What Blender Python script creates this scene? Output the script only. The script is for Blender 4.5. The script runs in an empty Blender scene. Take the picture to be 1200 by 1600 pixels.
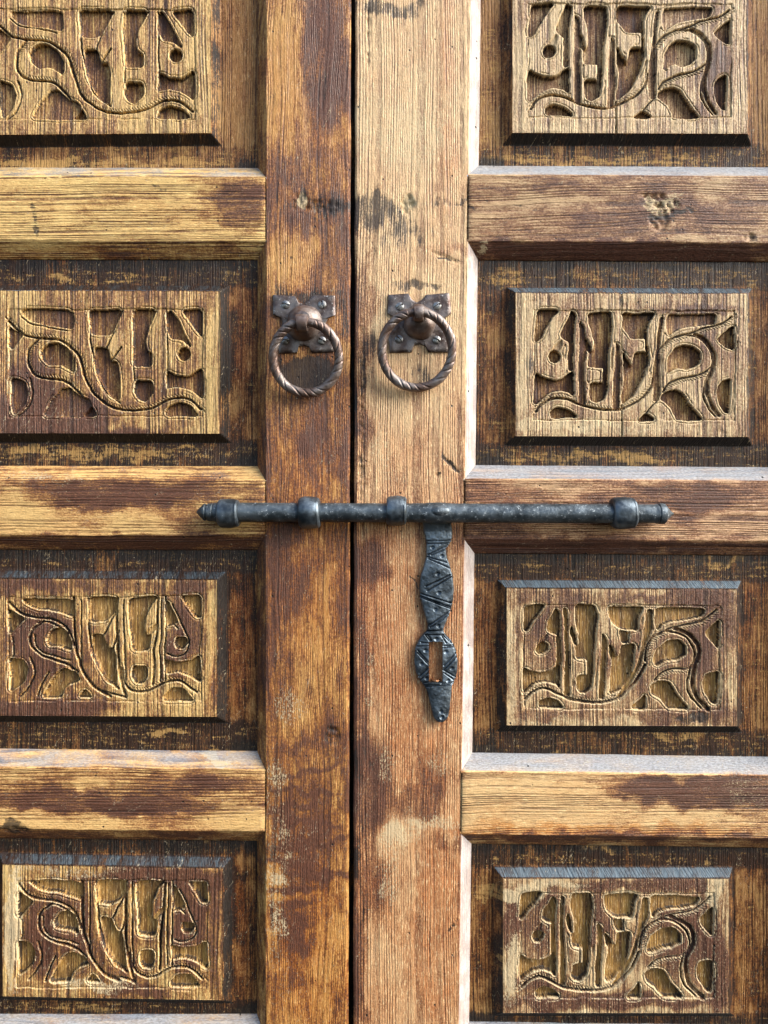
import bpy, math, random
import numpy as np
from mathutils import Vector

random.seed(7); np.random.seed(7)
R = math.radians
S = 0.00065            # metres per unit of board measure
D = 1215.0             # viewing distance in the same unit
Z0 = 1.15              # height of the middle of the view

scene = bpy.context.scene
# ---------------------------------------------------------------- camera
cam_d = bpy.data.cameras.new('camera')
cam_d.sensor_fit = 'VERTICAL'
cam_d.sensor_height = 36.0
cam_d.lens = 36.0 * D / 1600.0
cam_d.clip_start = 0.01; cam_d.clip_end = 100
cam = bpy.data.objects.new('camera', cam_d)
scene.collection.objects.link(cam)
cam.location = (0, -D * S, Z0)
cam.rotation_euler = (R(90), 0, 0)
scene.camera = cam
# ---------------------------------------------------------------- light
SUN_EL, SUN_AZ = 34.0, 73.0     # azimuth measured from the door's normal to the right
wd = bpy.data.worlds.new('World'); scene.world = wd; wd.use_nodes = True
wn = wd.node_tree.nodes; wl = wd.node_tree.links
for n in list(wn): wn.remove(n)
sky = wn.new('ShaderNodeTexSky'); sky.sky_type = 'NISHITA'; sky.sun_disc = False
sky.sun_elevation = R(SUN_EL); sky.sun_rotation = R(180 - SUN_AZ)
sky.air_density = 1.0; sky.dust_density = 2.0
bg = wn.new('ShaderNodeBackground'); bg.inputs[1].default_value = 0.14
wo = wn.new('ShaderNodeOutputWorld')
wl.new(sky.outputs[0], bg.inputs[0]); wl.new(bg.outputs[0], wo.inputs[0])
sd = bpy.data.lights.new('sun', 'SUN'); sd.energy = 4.5; sd.angle = R(48); sd.color = (1.0, 0.965, 0.91)
sun = bpy.data.objects.new('sun', sd); scene.collection.objects.link(sun)
sdir = Vector((math.cos(R(SUN_EL)) * math.sin(R(SUN_AZ)), -math.cos(R(SUN_EL)) * math.cos(R(SUN_AZ)), math.sin(R(SUN_EL))))
sun.rotation_euler = sdir.to_track_quat('Z', 'Y').to_euler()
sun.location = sdir * 5
scene.view_settings.view_transform = 'Standard'
scene.view_settings.look = 'None'
scene.view_settings.exposure = 1.05
scene.view_settings.gamma = 1.0

# ---------------------------------------------------------------- helpers
def T(px, py, d):
    "a sight line at depth d, turned into board measure"
    k = 1 + d / D
    return 600 + (px - 600) * k, 800 + (py - 800) * k

_tab = np.random.RandomState(3).rand(256, 256)
def vnoise(x, y, seed=0):
    x = np.asarray(x, float) + seed * 17.3; y = np.asarray(y, float) + seed * 31.7
    xi = np.floor(x).astype(int); yi = np.floor(y).astype(int)
    fx = x - xi; fy = y - yi
    fx = fx * fx * (3 - 2 * fx); fy = fy * fy * (3 - 2 * fy)
    a = _tab[xi & 255, yi & 255]; b = _tab[(xi + 1) & 255, yi & 255]
    c = _tab[xi & 255, (yi + 1) & 255]; d = _tab[(xi + 1) & 255, (yi + 1) & 255]
    return (a * (1 - fx) + b * fx) * (1 - fy) + (c * (1 - fx) + d * fx) * fy
def fbm(x, y, seed=0, o=3):
    r = 0; a = .5; t = 0
    for i in range(o):
        r = r + a * vnoise(x * 2 ** i, y * 2 ** i, seed + i * 3); t += a; a *= .5
    return r / t

def smooth01(x): 
    x = np.clip(x, 0, 1); return x * x * (3 - 2 * x)

class Mesh:
    "collects grid patches: arrays of board coordinates (x, y, depth)"
    def __init__(s): s.v = []; s.f = []; s.n = 0; s.a = []; s.fl = []
    def grid(s, X, Y, Dp, wk=None, fl=None, keep=None, flip=False):
        ny, nx = X.shape
        s.v.append(np.stack([X.ravel(), Y.ravel(), Dp.ravel()], 1))
        idx = np.arange(ny * nx).reshape(ny, nx) + s.n
        q = np.stack([idx[:-1, :-1], idx[1:, :-1], idx[1:, 1:], idx[:-1, 1:]], -1).reshape(-1, 4)
        if flip: q = q[:, ::-1]
        if keep is not None: q = q[keep.ravel()]
        s.f.append(q); s.n += ny * nx
        s.a.append(wk.reshape(-1, 4) if wk is not None else np.zeros((ny * nx, 4)))
        s.fl.append(fl.ravel() if fl is not None else np.zeros(ny * nx))
    def build(s, name, mat, parent=None, label=None, kind=None, org=None):
        v = np.concatenate(s.v); f = np.concatenate(s.f); a = np.concatenate(s.a); fl = np.concatenate(s.fl)
        used = np.zeros(len(v), bool); used[f.ravel()] = True
        rem = np.cumsum(used) - 1
        v = v[used]; a = a[used]; fl = fl[used]; f = rem[f]
        o = parent_origin(parent)
        co = np.empty_like(v)
        co[:, 0] = (v[:, 0] - 600) * S - o[0]; co[:, 1] = v[:, 2] * S - o[1]; co[:, 2] = (800 - v[:, 1]) * S + Z0 - o[2]
        m = bpy.data.meshes.new(name)
        m.vertices.add(len(v)); m.vertices.foreach_set('co', co.ravel().astype(np.float32))
        m.loops.add(len(f) * 4); m.loops.foreach_set('vertex_index', f.ravel().astype(np.int32))
        m.polygons.add(len(f)); m.polygons.foreach_set('loop_start', (np.arange(len(f)) * 4).astype(np.int32))
        m.polygons.foreach_set('loop_total', np.full(len(f), 4, np.int32))
        m.polygons.foreach_set('use_smooth', np.ones(len(f), bool))
        pc = m.attributes.new('board', 'FLOAT_VECTOR', 'POINT'); pc.data.foreach_set('vector', v.ravel().astype(np.float32))
        wk = m.attributes.new('wear', 'FLOAT_COLOR', 'POINT'); wk.data.foreach_set('color', a.ravel().astype(np.float32))
        ff = m.attributes.new('cut', 'FLOAT', 'POINT'); ff.data.foreach_set('value', fl.astype(np.float32))
        m.update(calc_edges=True)
        m.materials.append(mat)
        ob = bpy.data.objects.new(name, m); scene.collection.objects.link(ob)
        if parent: ob.parent = parent
        if label: ob['label'] = label
        if kind: ob['kind'] = kind
        return ob

def parent_origin(p):
    o = Vector((0, 0, 0))
    while p is not None:
        o += Vector(p.location); p = p.parent
    return o

def empty(name, tx, ty, td, label, cat, group=None):
    o = bpy.data.objects.new(name, None); scene.collection.objects.link(o)
    o.empty_display_size = .05
    o.location = ((tx - 600) * S, td * S, (800 - ty) * S + Z0)
    o['label'] = label; o['category'] = cat
    if group: o['group'] = group
    return o

# ---------------------------------------------------------------- node helpers
class NT:
    def __init__(s, mat):
        mat.use_nodes = True; s.t = mat.node_tree
        for n in list(s.t.nodes): s.t.nodes.remove(n)
    def put(s, inp, v):
        if isinstance(v, bpy.types.NodeSocket): s.t.links.new(v, inp)
        elif isinstance(v, (tuple, list)) and inp.type == 'RGBA' and len(v) == 3: inp.default_value = (*v, 1)
        else: inp.default_value = v
    def m(s, op, a, b=0.0, c=None, clamp=False):
        n = s.t.nodes.new('ShaderNodeMath'); n.operation = op; n.use_clamp = clamp
        s.put(n.inputs[0], a); s.put(n.inputs[1], b)
        if c is not None: s.put(n.inputs[2], c)
        return n.outputs[0]
    def comb(s, x, y, z=0.0):
        n = s.t.nodes.new('ShaderNodeCombineXYZ'); s.put(n.inputs[0], x); s.put(n.inputs[1], y); s.put(n.inputs[2], z); return n.outputs[0]
    def noise(s, vec, scale=1.0, detail=3.0, rough=.5, dist=0.0):
        n = s.t.nodes.new('ShaderNodeTexNoise'); s.put(n.inputs['Vector'], vec)
        n.inputs['Scale'].default_value = scale; n.inputs['Detail'].default_value = detail
        n.inputs['Roughness'].default_value = rough; n.inputs['Distortion'].default_value = dist
        return n.outputs[0]
    def ramp(s, v, lo, hi, a=0.0, b=1.0, smooth=True):
        n = s.t.nodes.new('ShaderNodeMapRange'); n.interpolation_type = 'SMOOTHSTEP' if smooth else 'LINEAR'
        n.clamp = True if not smooth else n.clamp
        s.put(n.inputs[0], v); s.put(n.inputs[1], lo); s.put(n.inputs[2], hi); s.put(n.inputs[3], a); s.put(n.inputs[4], b)
        return n.outputs[0]
    def mix(s, f, a, b, mode='MIX'):
        n = s.t.nodes.new('ShaderNodeMix'); n.data_type = 'RGBA'; n.blend_type = mode
        s.put(n.inputs[0], f); s.put(n.inputs[6], a); s.put(n.inputs[7], b); return n.outputs[2]
    def principled(s, col, rough, bump_h=None, dist=0.0005, strength=1.0, metallic=0.0, spec=0.5):
        p = s.t.nodes.new('ShaderNodeBsdfPrincipled'); o = s.t.nodes.new('ShaderNodeOutputMaterial')
        s.put(p.inputs['Base Color'], col); s.put(p.inputs['Roughness'], rough); s.put(p.inputs['Metallic'], metallic)
        s.put(p.inputs['Specular IOR Level'], spec)
        if bump_h is not None:
            b = s.t.nodes.new('ShaderNodeBump'); b.inputs['Distance'].default_value = dist; b.inputs['Strength'].default_value = strength
            s.put(b.inputs['Height'], bump_h); s.t.links.new(b.outputs[0], p.inputs['Normal'])
        s.t.links.new(p.outputs[0], o.inputs[0]); return p

def wood(name, axis='V', period=6.0, early=(.60, .40, .19), late=(.20, .085, .03), warmc=(.55, .24, .07),
         stainc=(.045, .017, .010), seed=0.0, relief=1.0, wav=16.0, latek=.95, skew=0.0, cutk='dust', dustc=(.17, .19, .21), palec=((.66, .50, .27), (.52, .42, .26)), scrape=False, blot=1.0, spec=.42):
    m = bpy.data.materials.new(name); n = NT(m)
    at = n.t.nodes.new('ShaderNodeAttribute'); at.attribute_name = 'board'
    sp = n.t.nodes.new('ShaderNodeSeparateXYZ'); n.t.links.new(at.outputs['Vector'], sp.inputs[0])
    wk = n.t.nodes.new('ShaderNodeAttribute'); wk.attribute_name = 'wear'
    ws = n.t.nodes.new('ShaderNodeSeparateColor'); n.t.links.new(wk.outputs['Color'], ws.inputs[0])
    ct = n.t.nodes.new('ShaderNodeAttribute'); ct.attribute_name = 'cut'
    stain, grime, pale, warm, cut = ws.outputs[0], ws.outputs[1], ws.outputs[2], wk.outputs['Alpha'], ct.outputs['Fac']  # stain, grime also carry painted carving shade; pale its highlights; cut the chamfer light
    a, l = (sp.outputs[0], sp.outputs[1]) if axis == 'V' else (sp.outputs[1], sp.outputs[0])
    if skew: a = n.m('ADD', a, n.m('MULTIPLY', l, skew))
    dz = sp.outputs[2]
    # slow wander of the grain along the board
    w1 = n.noise(n.comb(n.m('MULTIPLY', a, .006), n.m('MULTIPLY', l, .0022), seed), 1.0, 2.0)
    w2 = n.noise(n.comb(n.m('MULTIPLY', a, .03), n.m('MULTIPLY', l, .012), seed + 5), 1.0, 2.0)
    r = n.m('ADD', n.m('ADD', a, n.m('MULTIPLY', w1, wav * 4)), n.m('MULTIPLY', w2, wav * .2))
    r = n.m('ADD', r, n.m('MULTIPLY', dz, .45))
    sp1 = n.noise(n.comb(n.m('MULTIPLY', r, .022), seed + 9, 0.0), 1.0, 2.0)
    t = n.m('ADD', n.m('DIVIDE', r, period), n.m('MULTIPLY', sp1, 15.0))
    f = n.m('FRACT', t); ring = n.m('FLOOR', t)
    up = n.ramp(f, .28, .68); dn = n.ramp(f, .86, 1.0, 1.0, 0.0)
    lt = n.m('MULTIPLY', up, dn)
    wn_ = n.t.nodes.new('ShaderNodeTexWhiteNoise'); wn_.noise_dimensions = '1D'; n.put(wn_.inputs['W'], n.m('ADD', ring, seed * 3.1))
    rv = wn_.outputs[0]
    lt = n.m('MULTIPLY', lt, n.m('ADD', .45, n.m('MULTIPLY', rv, .55)))
    brk = n.noise(n.comb(n.m('MULTIPLY', a, .10), n.m('MULTIPLY', l, .012), seed + 2), 1.0, 3.0)
    lt = n.m('MULTIPLY', lt, n.ramp(brk, .3, .62, .12, 1.0))
    fib = n.noise(n.comb(n.m('MULTIPLY', a, .55), n.m('MULTIPLY', l, .022), seed + 3), 1.0, 4.0, .62)
    fine = n.noise(n.comb(n.m('MULTIPLY', a, .85), n.m('MULTIPLY', l, .20), seed + 4), 1.0, 3.0, .65)
    spk = n.noise(n.comb(n.m('MULTIPLY', a, .42), n.m('MULTIPLY', l, .30), seed + 6), 1.0, 4.0, .7)
    big = n.noise(n.comb(n.m('MULTIPLY', a, .02), n.m('MULTIPLY', l, .009), seed + 7), 1.0, 4.0, .6)
    med = n.noise(n.comb(n.m('MULTIPLY', a, .07), n.m('MULTIPLY', l, .022), seed + 8), 1.0, 5.0, .65)
    # sound wood
    wm = n.m('ADD', warm, n.m('MULTIPLY', n.m('SUBTRACT', big, .5), 1.6), clamp=True)
    e = n.mix(wm, early, warmc)
    e = n.mix(n.ramp(fib, .35, .7, 0.0, .45), e, tuple(c * .55 for c in early))
    e = n.mix(n.ramp(fine, .52, .78, 0.0, .55), e, tuple(min(1, c * 1.35 + .03) for c in early))
    col = n.mix(n.m('MULTIPLY', lt, latek), e, n.mix(wm, late, (.13, .035, .012)))
    # the freshly cut ground of the carving is plain ochre wood
    ochre = n.mix(n.ramp(fib, .3, .7), (.50, .29, .075), (.30, .15, .038))
    ochre = n.mix(n.m('MULTIPLY', lt, .75), ochre, (.10, .04, .012))
    ochre = n.mix(n.ramp(med, .42, .62, 0.0, .55), ochre, (.06, .026, .012))
    if cutk == 'ochre': col = n.mix(cut, col, ochre)
    dash = n.noise(n.comb(n.m('MULTIPLY', a, .75), n.m('MULTIPLY', l, .07), seed + 14), 1.0, 3.0, .7)
    col = n.mix(n.ramp(dash, .56, .68, 0.0, .75), col, tuple(min(1, c * 1.45 + .05) for c in early))
    col = n.mix(n.ramp(dash, .44, .34, 0.0, .65), col, tuple(c * .9 for c in late))
    # remains of old brown varnish, and shade tinting the upper carved floors
    sv = n.m('ADD', stain, n.m('MULTIPLY', n.m('SUBTRACT', big, .5), 1.9 * blot))
    sv = n.m('ADD', sv, n.m('MULTIPLY', n.m('SUBTRACT', med, .5), 1.5 * blot))
    sv = n.m('ADD', sv, n.m('MULTIPLY', n.m('SUBTRACT', fib, .5), 1.1))
    sv = n.m('ADD', sv, n.m('MULTIPLY', n.m('SUBTRACT', spk, .5), 1.5))
    sv = n.m('ADD', sv, n.m('MULTIPLY', lt, .22))
    soft = n.ramp(sv, .24, .66, 0.0, .84)
    hard = n.m('MULTIPLY', n.ramp(sv, .56, .98), .90)
    sv = n.m('ADD', sv, n.m('MULTIPLY', n.m('SUBTRACT', fine, .5), .7))
    sv = n.m('ADD', sv, n.m('MULTIPLY', n.m('SUBTRACT', dash, .5), -.8))
    thin = n.mix(1.0, col, (.42, .25, .155), 'MULTIPLY')
    col = n.mix(soft, col, thin)
    sc_ = n.mix(n.ramp(fine, .3, .7), stainc, tuple(c * 3.0 for c in stainc))
    sc_ = n.mix(n.m('MULTIPLY', lt, .7), sc_, tuple(c * .45 for c in stainc))
    col = n.mix(hard, col, sc_)
    # pale raw fibres where rubbed off; also painted highlights on carved edges
    pv = n.m('ADD', pale, n.m('MULTIPLY', n.m('SUBTRACT', spk, .5), 1.7))
    pv = n.m('ADD', pv, n.m('MULTIPLY', n.m('SUBTRACT', fine, .5), 1.0))
    pv = n.m('ADD', pv, n.m('MULTIPLY', n.m('SUBTRACT', med, .5), .7))
    if scrape:
        scr = n.noise(n.comb(n.m('MULTIPLY', a, .035), n.m('MULTIPLY', l, .22), seed + 13), 1.0, 3.0, .6)
        scr2 = n.noise(n.comb(n.m('MULTIPLY', a, .5), n.m('MULTIPLY', l, .1), seed + 15), 1.0, 3.0, .6)
        pv = n.m('ADD', pv, n.m('ADD', n.m('MULTIPLY', n.m('SUBTRACT', scr, .5), 1.5), n.m('MULTIPLY', n.m('SUBTRACT', scr2, .5), 1.0)))
    pm = n.m('MULTIPLY', n.ramp(pv, .48, .78), .80)
    col = n.mix(pm, col, n.mix(fib, *palec))
    # black grime, plus shade painted on the carving's cut floors
    gv = n.m('ADD', grime, n.m('MULTIPLY', n.m('SUBTRACT', med, .5), 1.7))
    gv = n.m('ADD', gv, n.m('MULTIPLY', lt, .2))
    gv = n.m('ADD', gv, n.m('MULTIPLY', n.m('SUBTRACT', spk, .5), .9))
    gv = n.m('ADD', gv, n.m('MULTIPLY', n.m('SUBTRACT', fib, .5), 1.3))
    gv = n.m('ADD', gv, n.m('MULTIPLY', n.m('SUBTRACT', fine, .5), .6))
    gm = n.m('MULTIPLY', n.ramp(gv, .36, .86), .93)
    gc = n.mix(n.ramp(fine, .3, .7), (.009, .0075, .0065), (.036, .030, .025))
    gc = n.mix(.35, gc, n.mix(1.0, col, (.22, .22, .24), 'MULTIPLY'))
    col = n.mix(gm, col, gc)
    # dust settled on a ledge (only where it is marked)
    if cutk == 'dust':
        dn_ = n.m('ADD', cut, n.m('ADD', n.m('MULTIPLY', n.m('SUBTRACT', spk, .5), .8), n.m('MULTIPLY', n.m('SUBTRACT', med, .5), 1.0)))
        dm = n.m('MULTIPLY', n.ramp(dn_, .3, .8), n.m('MULTIPLY', cut, 1.0, clamp=True))
        dcol = n.mix(n.ramp(fine, .3, .7), dustc, tuple(c * 2.0 for c in dustc))
        col = n.mix(n.m('MULTIPLY', dm, .85), col, dcol)
    elif cutk == 'chamfer_lit':  # painted light: pale tones that brighten the right leaf's stile chamfer
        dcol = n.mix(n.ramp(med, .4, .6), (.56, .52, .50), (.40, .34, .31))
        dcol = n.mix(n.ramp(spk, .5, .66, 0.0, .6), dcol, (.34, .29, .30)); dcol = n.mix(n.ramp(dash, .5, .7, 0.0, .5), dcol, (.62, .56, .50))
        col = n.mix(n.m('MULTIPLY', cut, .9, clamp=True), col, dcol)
    # scratches
    sc1 = n.noise(n.comb(n.m('MULTIPLY', n.m('ADD', a, n.m('MULTIPLY', l, .35)), .05), n.m('MULTIPLY', l, .012), seed + 12), 1.0, 3.0, .5, .4)
    scl = n.ramp(n.m('ABSOLUTE', n.m('SUBTRACT', sc1, .52)), .0, .006, 1.0, 0.0)
    scl = n.m('MULTIPLY', scl, n.ramp(spk, .48, .62))
    col = n.mix(n.m('MULTIPLY', scl, .6), col, (.62, .50, .32))
    # worm holes and pores
    vo = n.t.nodes.new('ShaderNodeTexVoronoi'); vo.inputs['Scale'].default_value = 1.0
    n.put(vo.inputs['Vector'], n.comb(n.m('MULTIPLY', a, .075), n.m('MULTIPLY', l, .06), seed))
    vs = n.t.nodes.new('ShaderNodeSeparateColor'); n.t.links.new(vo.outputs['Color'], vs.inputs[0])
    hole = n.m('MULTIPLY', n.ramp(vo.outputs['Distance'], .06, .13, 1.0, 0.0), n.m('GREATER_THAN', vs.outputs[0], .86))
    col = n.mix(hole, col, (.010, .007, .005))
    h = n.m('MULTIPLY', lt, -.75)
    h = n.m('ADD', h, n.m('MULTIPLY', fib, .75)); h = n.m('ADD', h, n.m('MULTIPLY', spk, .55)); h = n.m('ADD', h, n.m('MULTIPLY', fine, .45))
    h = n.m('ADD', h, n.m('MULTIPLY', hard, .15)); h = n.m('ADD', h, n.m('MULTIPLY', hole, -1.2)); h = n.m('MULTIPLY', h, n.m('SUBTRACT', 1.0, n.m('MULTIPLY', gm, .45)))
    rg = n.ramp(spk, .3, .7, .42, .68)
    rg = n.m('ADD', rg, n.m('MULTIPLY', pm, .15))
    n.principled(col, rg, h, dist=.0011 * relief, strength=.9, spec=spec)
    return m

def dustwood(name, seed=0.0):
    "dusty blue-grey ledge seen on the upward bevels"
    m = bpy.data.materials.new(name); n = NT(m)
    return m

def metal(name, c1, c2, c3, rough=.38, metallic=.8, scale=60, bump=.00022, fleck=.66):
    m = bpy.data.materials.new(name); n = NT(m)
    tc = n.t.nodes.new('ShaderNodeTexCoord'); v = tc.outputs['Object']
    a = n.noise(v, scale, 5.0, .6); b = n.noise(v, scale * 4, 4.0, .6); c = n.noise(v, scale * 12, 2.0, .5)
    col = n.mix(n.ramp(a, .35, .65), c1, c2)
    fl = n.ramp(n.m('ADD', n.m('MULTIPLY', b, .6), n.m('MULTIPLY', c, .4)), fleck - .08, fleck + .02)
    col = n.mix(fl, col, c3)
    rg = n.m('ADD', n.ramp(b, .3, .7, rough - .1, rough + .14), n.m('MULTIPLY', fl, .1))
    h = n.m('ADD', n.m('MULTIPLY', a, 1.6), n.m('ADD', n.m('MULTIPLY', b, .6), n.m('MULTIPLY', c, .15)))
    n.principled(col, rg, h, dist=bump * 2.2, strength=.8, metallic=metallic)
    return m

# ---------------------------------------------------------------- wear maps
def blobs(X, Y, lst, seed=0):
    out = np.zeros_like(X)
    wx = X + 34 * (fbm(X / 24, Y / 40, seed + 4, 4) - .5); wy = Y + 34 * (fbm(X / 24, Y / 30, seed + 9, 4) - .5)
    for b in lst:
        x, y, rx, ry, v = b[:5]
        ang = R(b[5]) if len(b) > 5 else 0
        dx, dy = wx - x, wy - y
        if ang: dx, dy = dx * math.cos(ang) + dy * math.sin(ang), -dx * math.sin(ang) + dy * math.cos(ang)
        q = np.sqrt((dx / rx) ** 2 + (dy / ry) ** 2)
        out += v * smooth01((1.3 - q) / .75)
    return out

STAIN = [
 # left stile
 (505,60,42,120,.38),(520,155,32,50,.32),(440,120,24,130,-.30),(500,220,50,60,.12),(500,330,55,45,.35),(470,262,50,30,.2),
 (455,400,36,42,-.28),(520,420,30,60,.16),(478,655,60,50,.20),(450,760,40,40,-.18),(430,870,22,60,.30),(500,900,40,60,-.12),
 (440,1020,26,70,.10),(500,1010,45,90,-.14),(470,1165,50,9,.2,-12),(520,1160,22,40,.35),(470,1290,60,110,.16),(480,1205,60,5,.42,-10),(480,1236,60,5,.40,6),(455,1262,48,5,.42,-14),(480,1288,56,5,.45,8),(480,1318,62,6,.48,-4),(450,1346,44,6,.52,-14),(500,1366,52,6,.54,10),(460,1390,50,7,.52,-8),(450,1418,44,8,.46,-12),
 (455,1440,36,14,.36),(455,1475,40,22,.30),(450,1530,45,14,.20),(515,1490,32,130,-.20),(470,1575,50,40,-.2),
 # right stile
 (570,470,17,110,.45),(566,620,14,90,.30),(600,700,40,60,.05),(572,700,14,60,.25),(580,880,28,42,.62),(568,1060,15,140,.45),
 (575,1230,38,95,.62),(655,1255,50,34,.48),(690,1215,40,20,.2),(640,1180,60,20,.12),(700,1320,30,12,.3),(585,1385,30,60,.35),(564,1520,13,110,.45),
 (700,850,18,60,.1),(625,800,60,60,.12),(600,1000,60,120,.02),
 # left rails
 (375,320,44,50,.62),(320,315,30,30,.25),(70,330,20,40,.15),(100,345,60,20,.2),
 (150,770,150,26,.52),(330,770,80,26,.40),(40,790,50,36,-.30),(180,815,130,18,-.10),(60,830,80,20,-.3),(340,800,60,20,-.1),(200,845,260,12,.42),
 (120,1250,140,22,.55),(280,1225,100,16,.40),(250,1262,120,16,.45),(60,1222,60,12,.2),(350,1225,60,14,.2),(360,1275,46,22,-.42),(30,1280,60,12,-.3),
 # right rails
 (860,290,160,14,.25),(1050,335,160,25,.3),(820,330,90,20,-.1),(960,390,260,14,.6),
 (800,775,90,20,.15),(1060,775,140,26,.38),(900,850,220,16,.55),(760,830,60,18,.45),(1000,840,100,12,-.2),
 (1090,1240,120,26,.70),(1000,1232,60,14,.35),(1170,1250,50,50,.4),(820,1262,120,46,-.35),(760,1300,60,14,.3),(1000,1308,260,10,.5),
 # raised fields: remains of varnish
 (60,645,130,34,.80),(65,600,60,50,.45),(130,680,130,14,.70),(40,560,40,40,.1),
 (60,1010,60,70,.62),(60,1110,120,18,.62),(200,915,200,14,.30),(30,910,60,20,.5),(285,1010,34,60,.52),(290,940,30,30,.5),
 (260,1375,130,20,.65),(90,1450,60,80,.35),(220,1550,60,12,.5),(180,1450,150,90,.22),(300,1450,50,90,.35),
 (1120,130,40,60,.42),(1130,50,20,60,.3),
 (1100,480,60,10,.60),(1120,560,30,60,.25),(1010,480,40,10,.2),(980,560,22,60,.25),(870,580,30,50,.2),
 (1080,935,90,12,.52),(900,935,110,14,.35),(1120,1000,36,70,.40),(860,1000,40,60,.42),(1030,1030,90,60,.30),(1060,1120,100,16,.4),(860,1120,60,12,.2),
 (1010,1385,130,12,.62),(795,1450,14,60,.75),(1122,1500,22,90,.75),(960,1570,170,14,.75),(1060,1470,70,60,.62),(860,1450,50,60,.45),(940,1430,30,60,.5),(850,1540,60,20,.5),
]
GRIME = [
 (480,585,46,34,1.5),(474,470,62,26,.8),(540,480,10,50,.5),(430,540,10,60,.4),(500,322,56,30,.42),(520,325,30,16,.3),(438,318,20,16,.25),
 (500,135,16,28,.30),(520,1155,16,26,.6),(422,1330,8,30,.4),(455,405,14,4,.5,10),(430,150,16,18,.35),
 (612,14,62,17,.72),(640,96,34,5,.35),(600,350,70,50,.46),(580,330,34,34,.34),(650,372,40,20,.2),(695,316,48,8,.45),(650,452,50,8,.7),(655,588,28,22,.50),(576,560,16,60,.55),
 (697,402,24,2.4,1.3,22),(705,727,16,3,1.1,45),(684,742,3,3,1.2),(640,865,6,3,.6),(706,1452,11,1.8,1.2,-50),(566,700,6,160,.4),(564,1180,7,60,.5),(564,1380,8,100,.55),
 (648,912,18,3,.8,20),(470,1016,9,4,.4,-40),(433,1041,7,4,.4,-40),
 (50,335,6,42,.62,-12),(372,315,40,40,.22),(247,290,14,3,.5),(20,1296,30,4,.8),
 (1060,328,34,5,.95),(1032,345,26,18,.6),(1175,370,14,10,.6),(960,318,240,3,.20),(770,318,60,4,.4),(20,1290,12,6,.8),
 (1160,1200,40,5,.2),(1150,1268,60,30,.25),(760,1210,30,4,.3),
 # cracks and marks on the carved fields
 (1130,690,40,20,.3),(1080,1125,30,10,.8),(1015,478,14,12,.5),(830,560,10,30,.5),(970,470,7,16,.6),(1110,1000,6,6,.4),
]
PALE = [
 (640,150,90,150,.28),(700,600,30,300,.16),(640,220,80,60,.14),(620,640,60,140,.14),(598,700,16,60,.2),(700,480,30,60,.1),
 (450,1105,30,34,.45),(430,1330,22,160,.36),(470,1302,40,7,.22),(470,1334,36,6,.22),(440,1372,30,6,.2),(440,1200,26,26,.2),(460,1372,30,16,.2),(436,1480,20,70,.22),(450,1560,30,40,.2),(455,165,24,40,.12),(450,60,24,60,.10),
 (612,1345,18,90,.34),(634,1300,34,20,.34),(690,1290,46,12,.36),(650,1275,30,14,.2),(690,1190,30,20,.28),(600,1190,16,30,.28),(705,980,20,10,.2),(580,1060,8,60,.3),
 (470,318,14,15,1.3),(634,322,10,12,.9),(565,250,8,250,.2),(590,480,8,60,.32),
 (1030,318,38,16,.62,-18),(1030,348,12,16,.35),(757,386,10,10,.8),(790,290,60,6,.15),(960,290,200,5,.15),
 (60,745,120,10,.30),(360,775,60,8,.2),(330,1190,30,8,.9),(350,1260,40,30,.25),(40,310,120,40,.08),(60,1185,60,10,.2),
 (820,1268,110,36,.12),(1165,1240,46,40,.35),(800,760,70,8,.15),(1180,790,30,30,.2),
 (15,1450,16,110,.65),(120,1365,110,10,.35),(150,1545,60,12,.45),(12,570,10,90,.25),(300,470,60,10,.1),
 (820,570,12,90,.4),(850,660,120,10,.4),(1000,668,120,10,.3),(830,480,40,14,.2),(900,200,160,14,.22),(815,120,14,90,.25),
 (800,1040,12,90,.4),(900,1130,120,8,.3),(795,1400,60,14,.6),(800,1520,14,50,.5),(1120,1400,14,40,.4),(860,1385,60,8,.4),
 # scraped streaks on the sunk ground around the fields
 (130,433,110,5,.35),(40,245,60,9,.55),(170,246,150,8,.40),(310,246,60,8,.22),(120,710,150,9,.42),(260,700,90,5,.3),(30,700,30,8,.3),
 (255,1152,36,5,.6),(60,1316,150,4,.2),(310,1318,14,4,.5),(880,245,130,10,.35),(1060,245,90,9,.25),(770,120,12,120,.25),
 (930,420,60,10,.2),(800,425,30,20,.3),(900,712,170,8,.32),(1000,715,60,6,.3),(1180,520,14,90,.35),(1120,415,60,8,.2),
 (830,880,30,10,.2),(1130,878,50,6,.4),(1080,1155,60,8,.5),(940,1335,30,8,.6),(1070,1330,40,3,.3),(1190,1040,16,90,.15),(800,620,16,40,.2),(765,520,14,60,.2),
 (920,1594,90,4,.5),(120,1585,140,8,.2),
]
WARM = [
 (480,900,60,160,.35),(480,700,60,80,.25),(480,1490,60,140,.30),(700,150,14,220,.45),(715,300,12,100,.2),(600,900,60,100,.25),(640,1060,80,160,.22),
 (690,1370,36,50,.55),(680,1480,50,120,.25),(650,1200,60,80,.15),(60,395,200,10,.7),(960,390,260,12,.7),(960,1300,250,12,.8),(760,1296,50,16,.5),
 (500,170,50,200,.25),(360,1050,12,80,.8),(330,1020,12,90,.5),(380,980,20,100,.6),(380,520,20,120,.4),(1150,560,8,90,.35),(1160,500,8,60,.3),
 (340,600,8,90,.3),(1140,930,60,8,.3),(770,1000,16,100,.35),(770,1450,16,100,.35),(1180,1000,14,100,.25),(370,1440,14,110,.35),(355,1400,20,60,.2),
]
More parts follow.
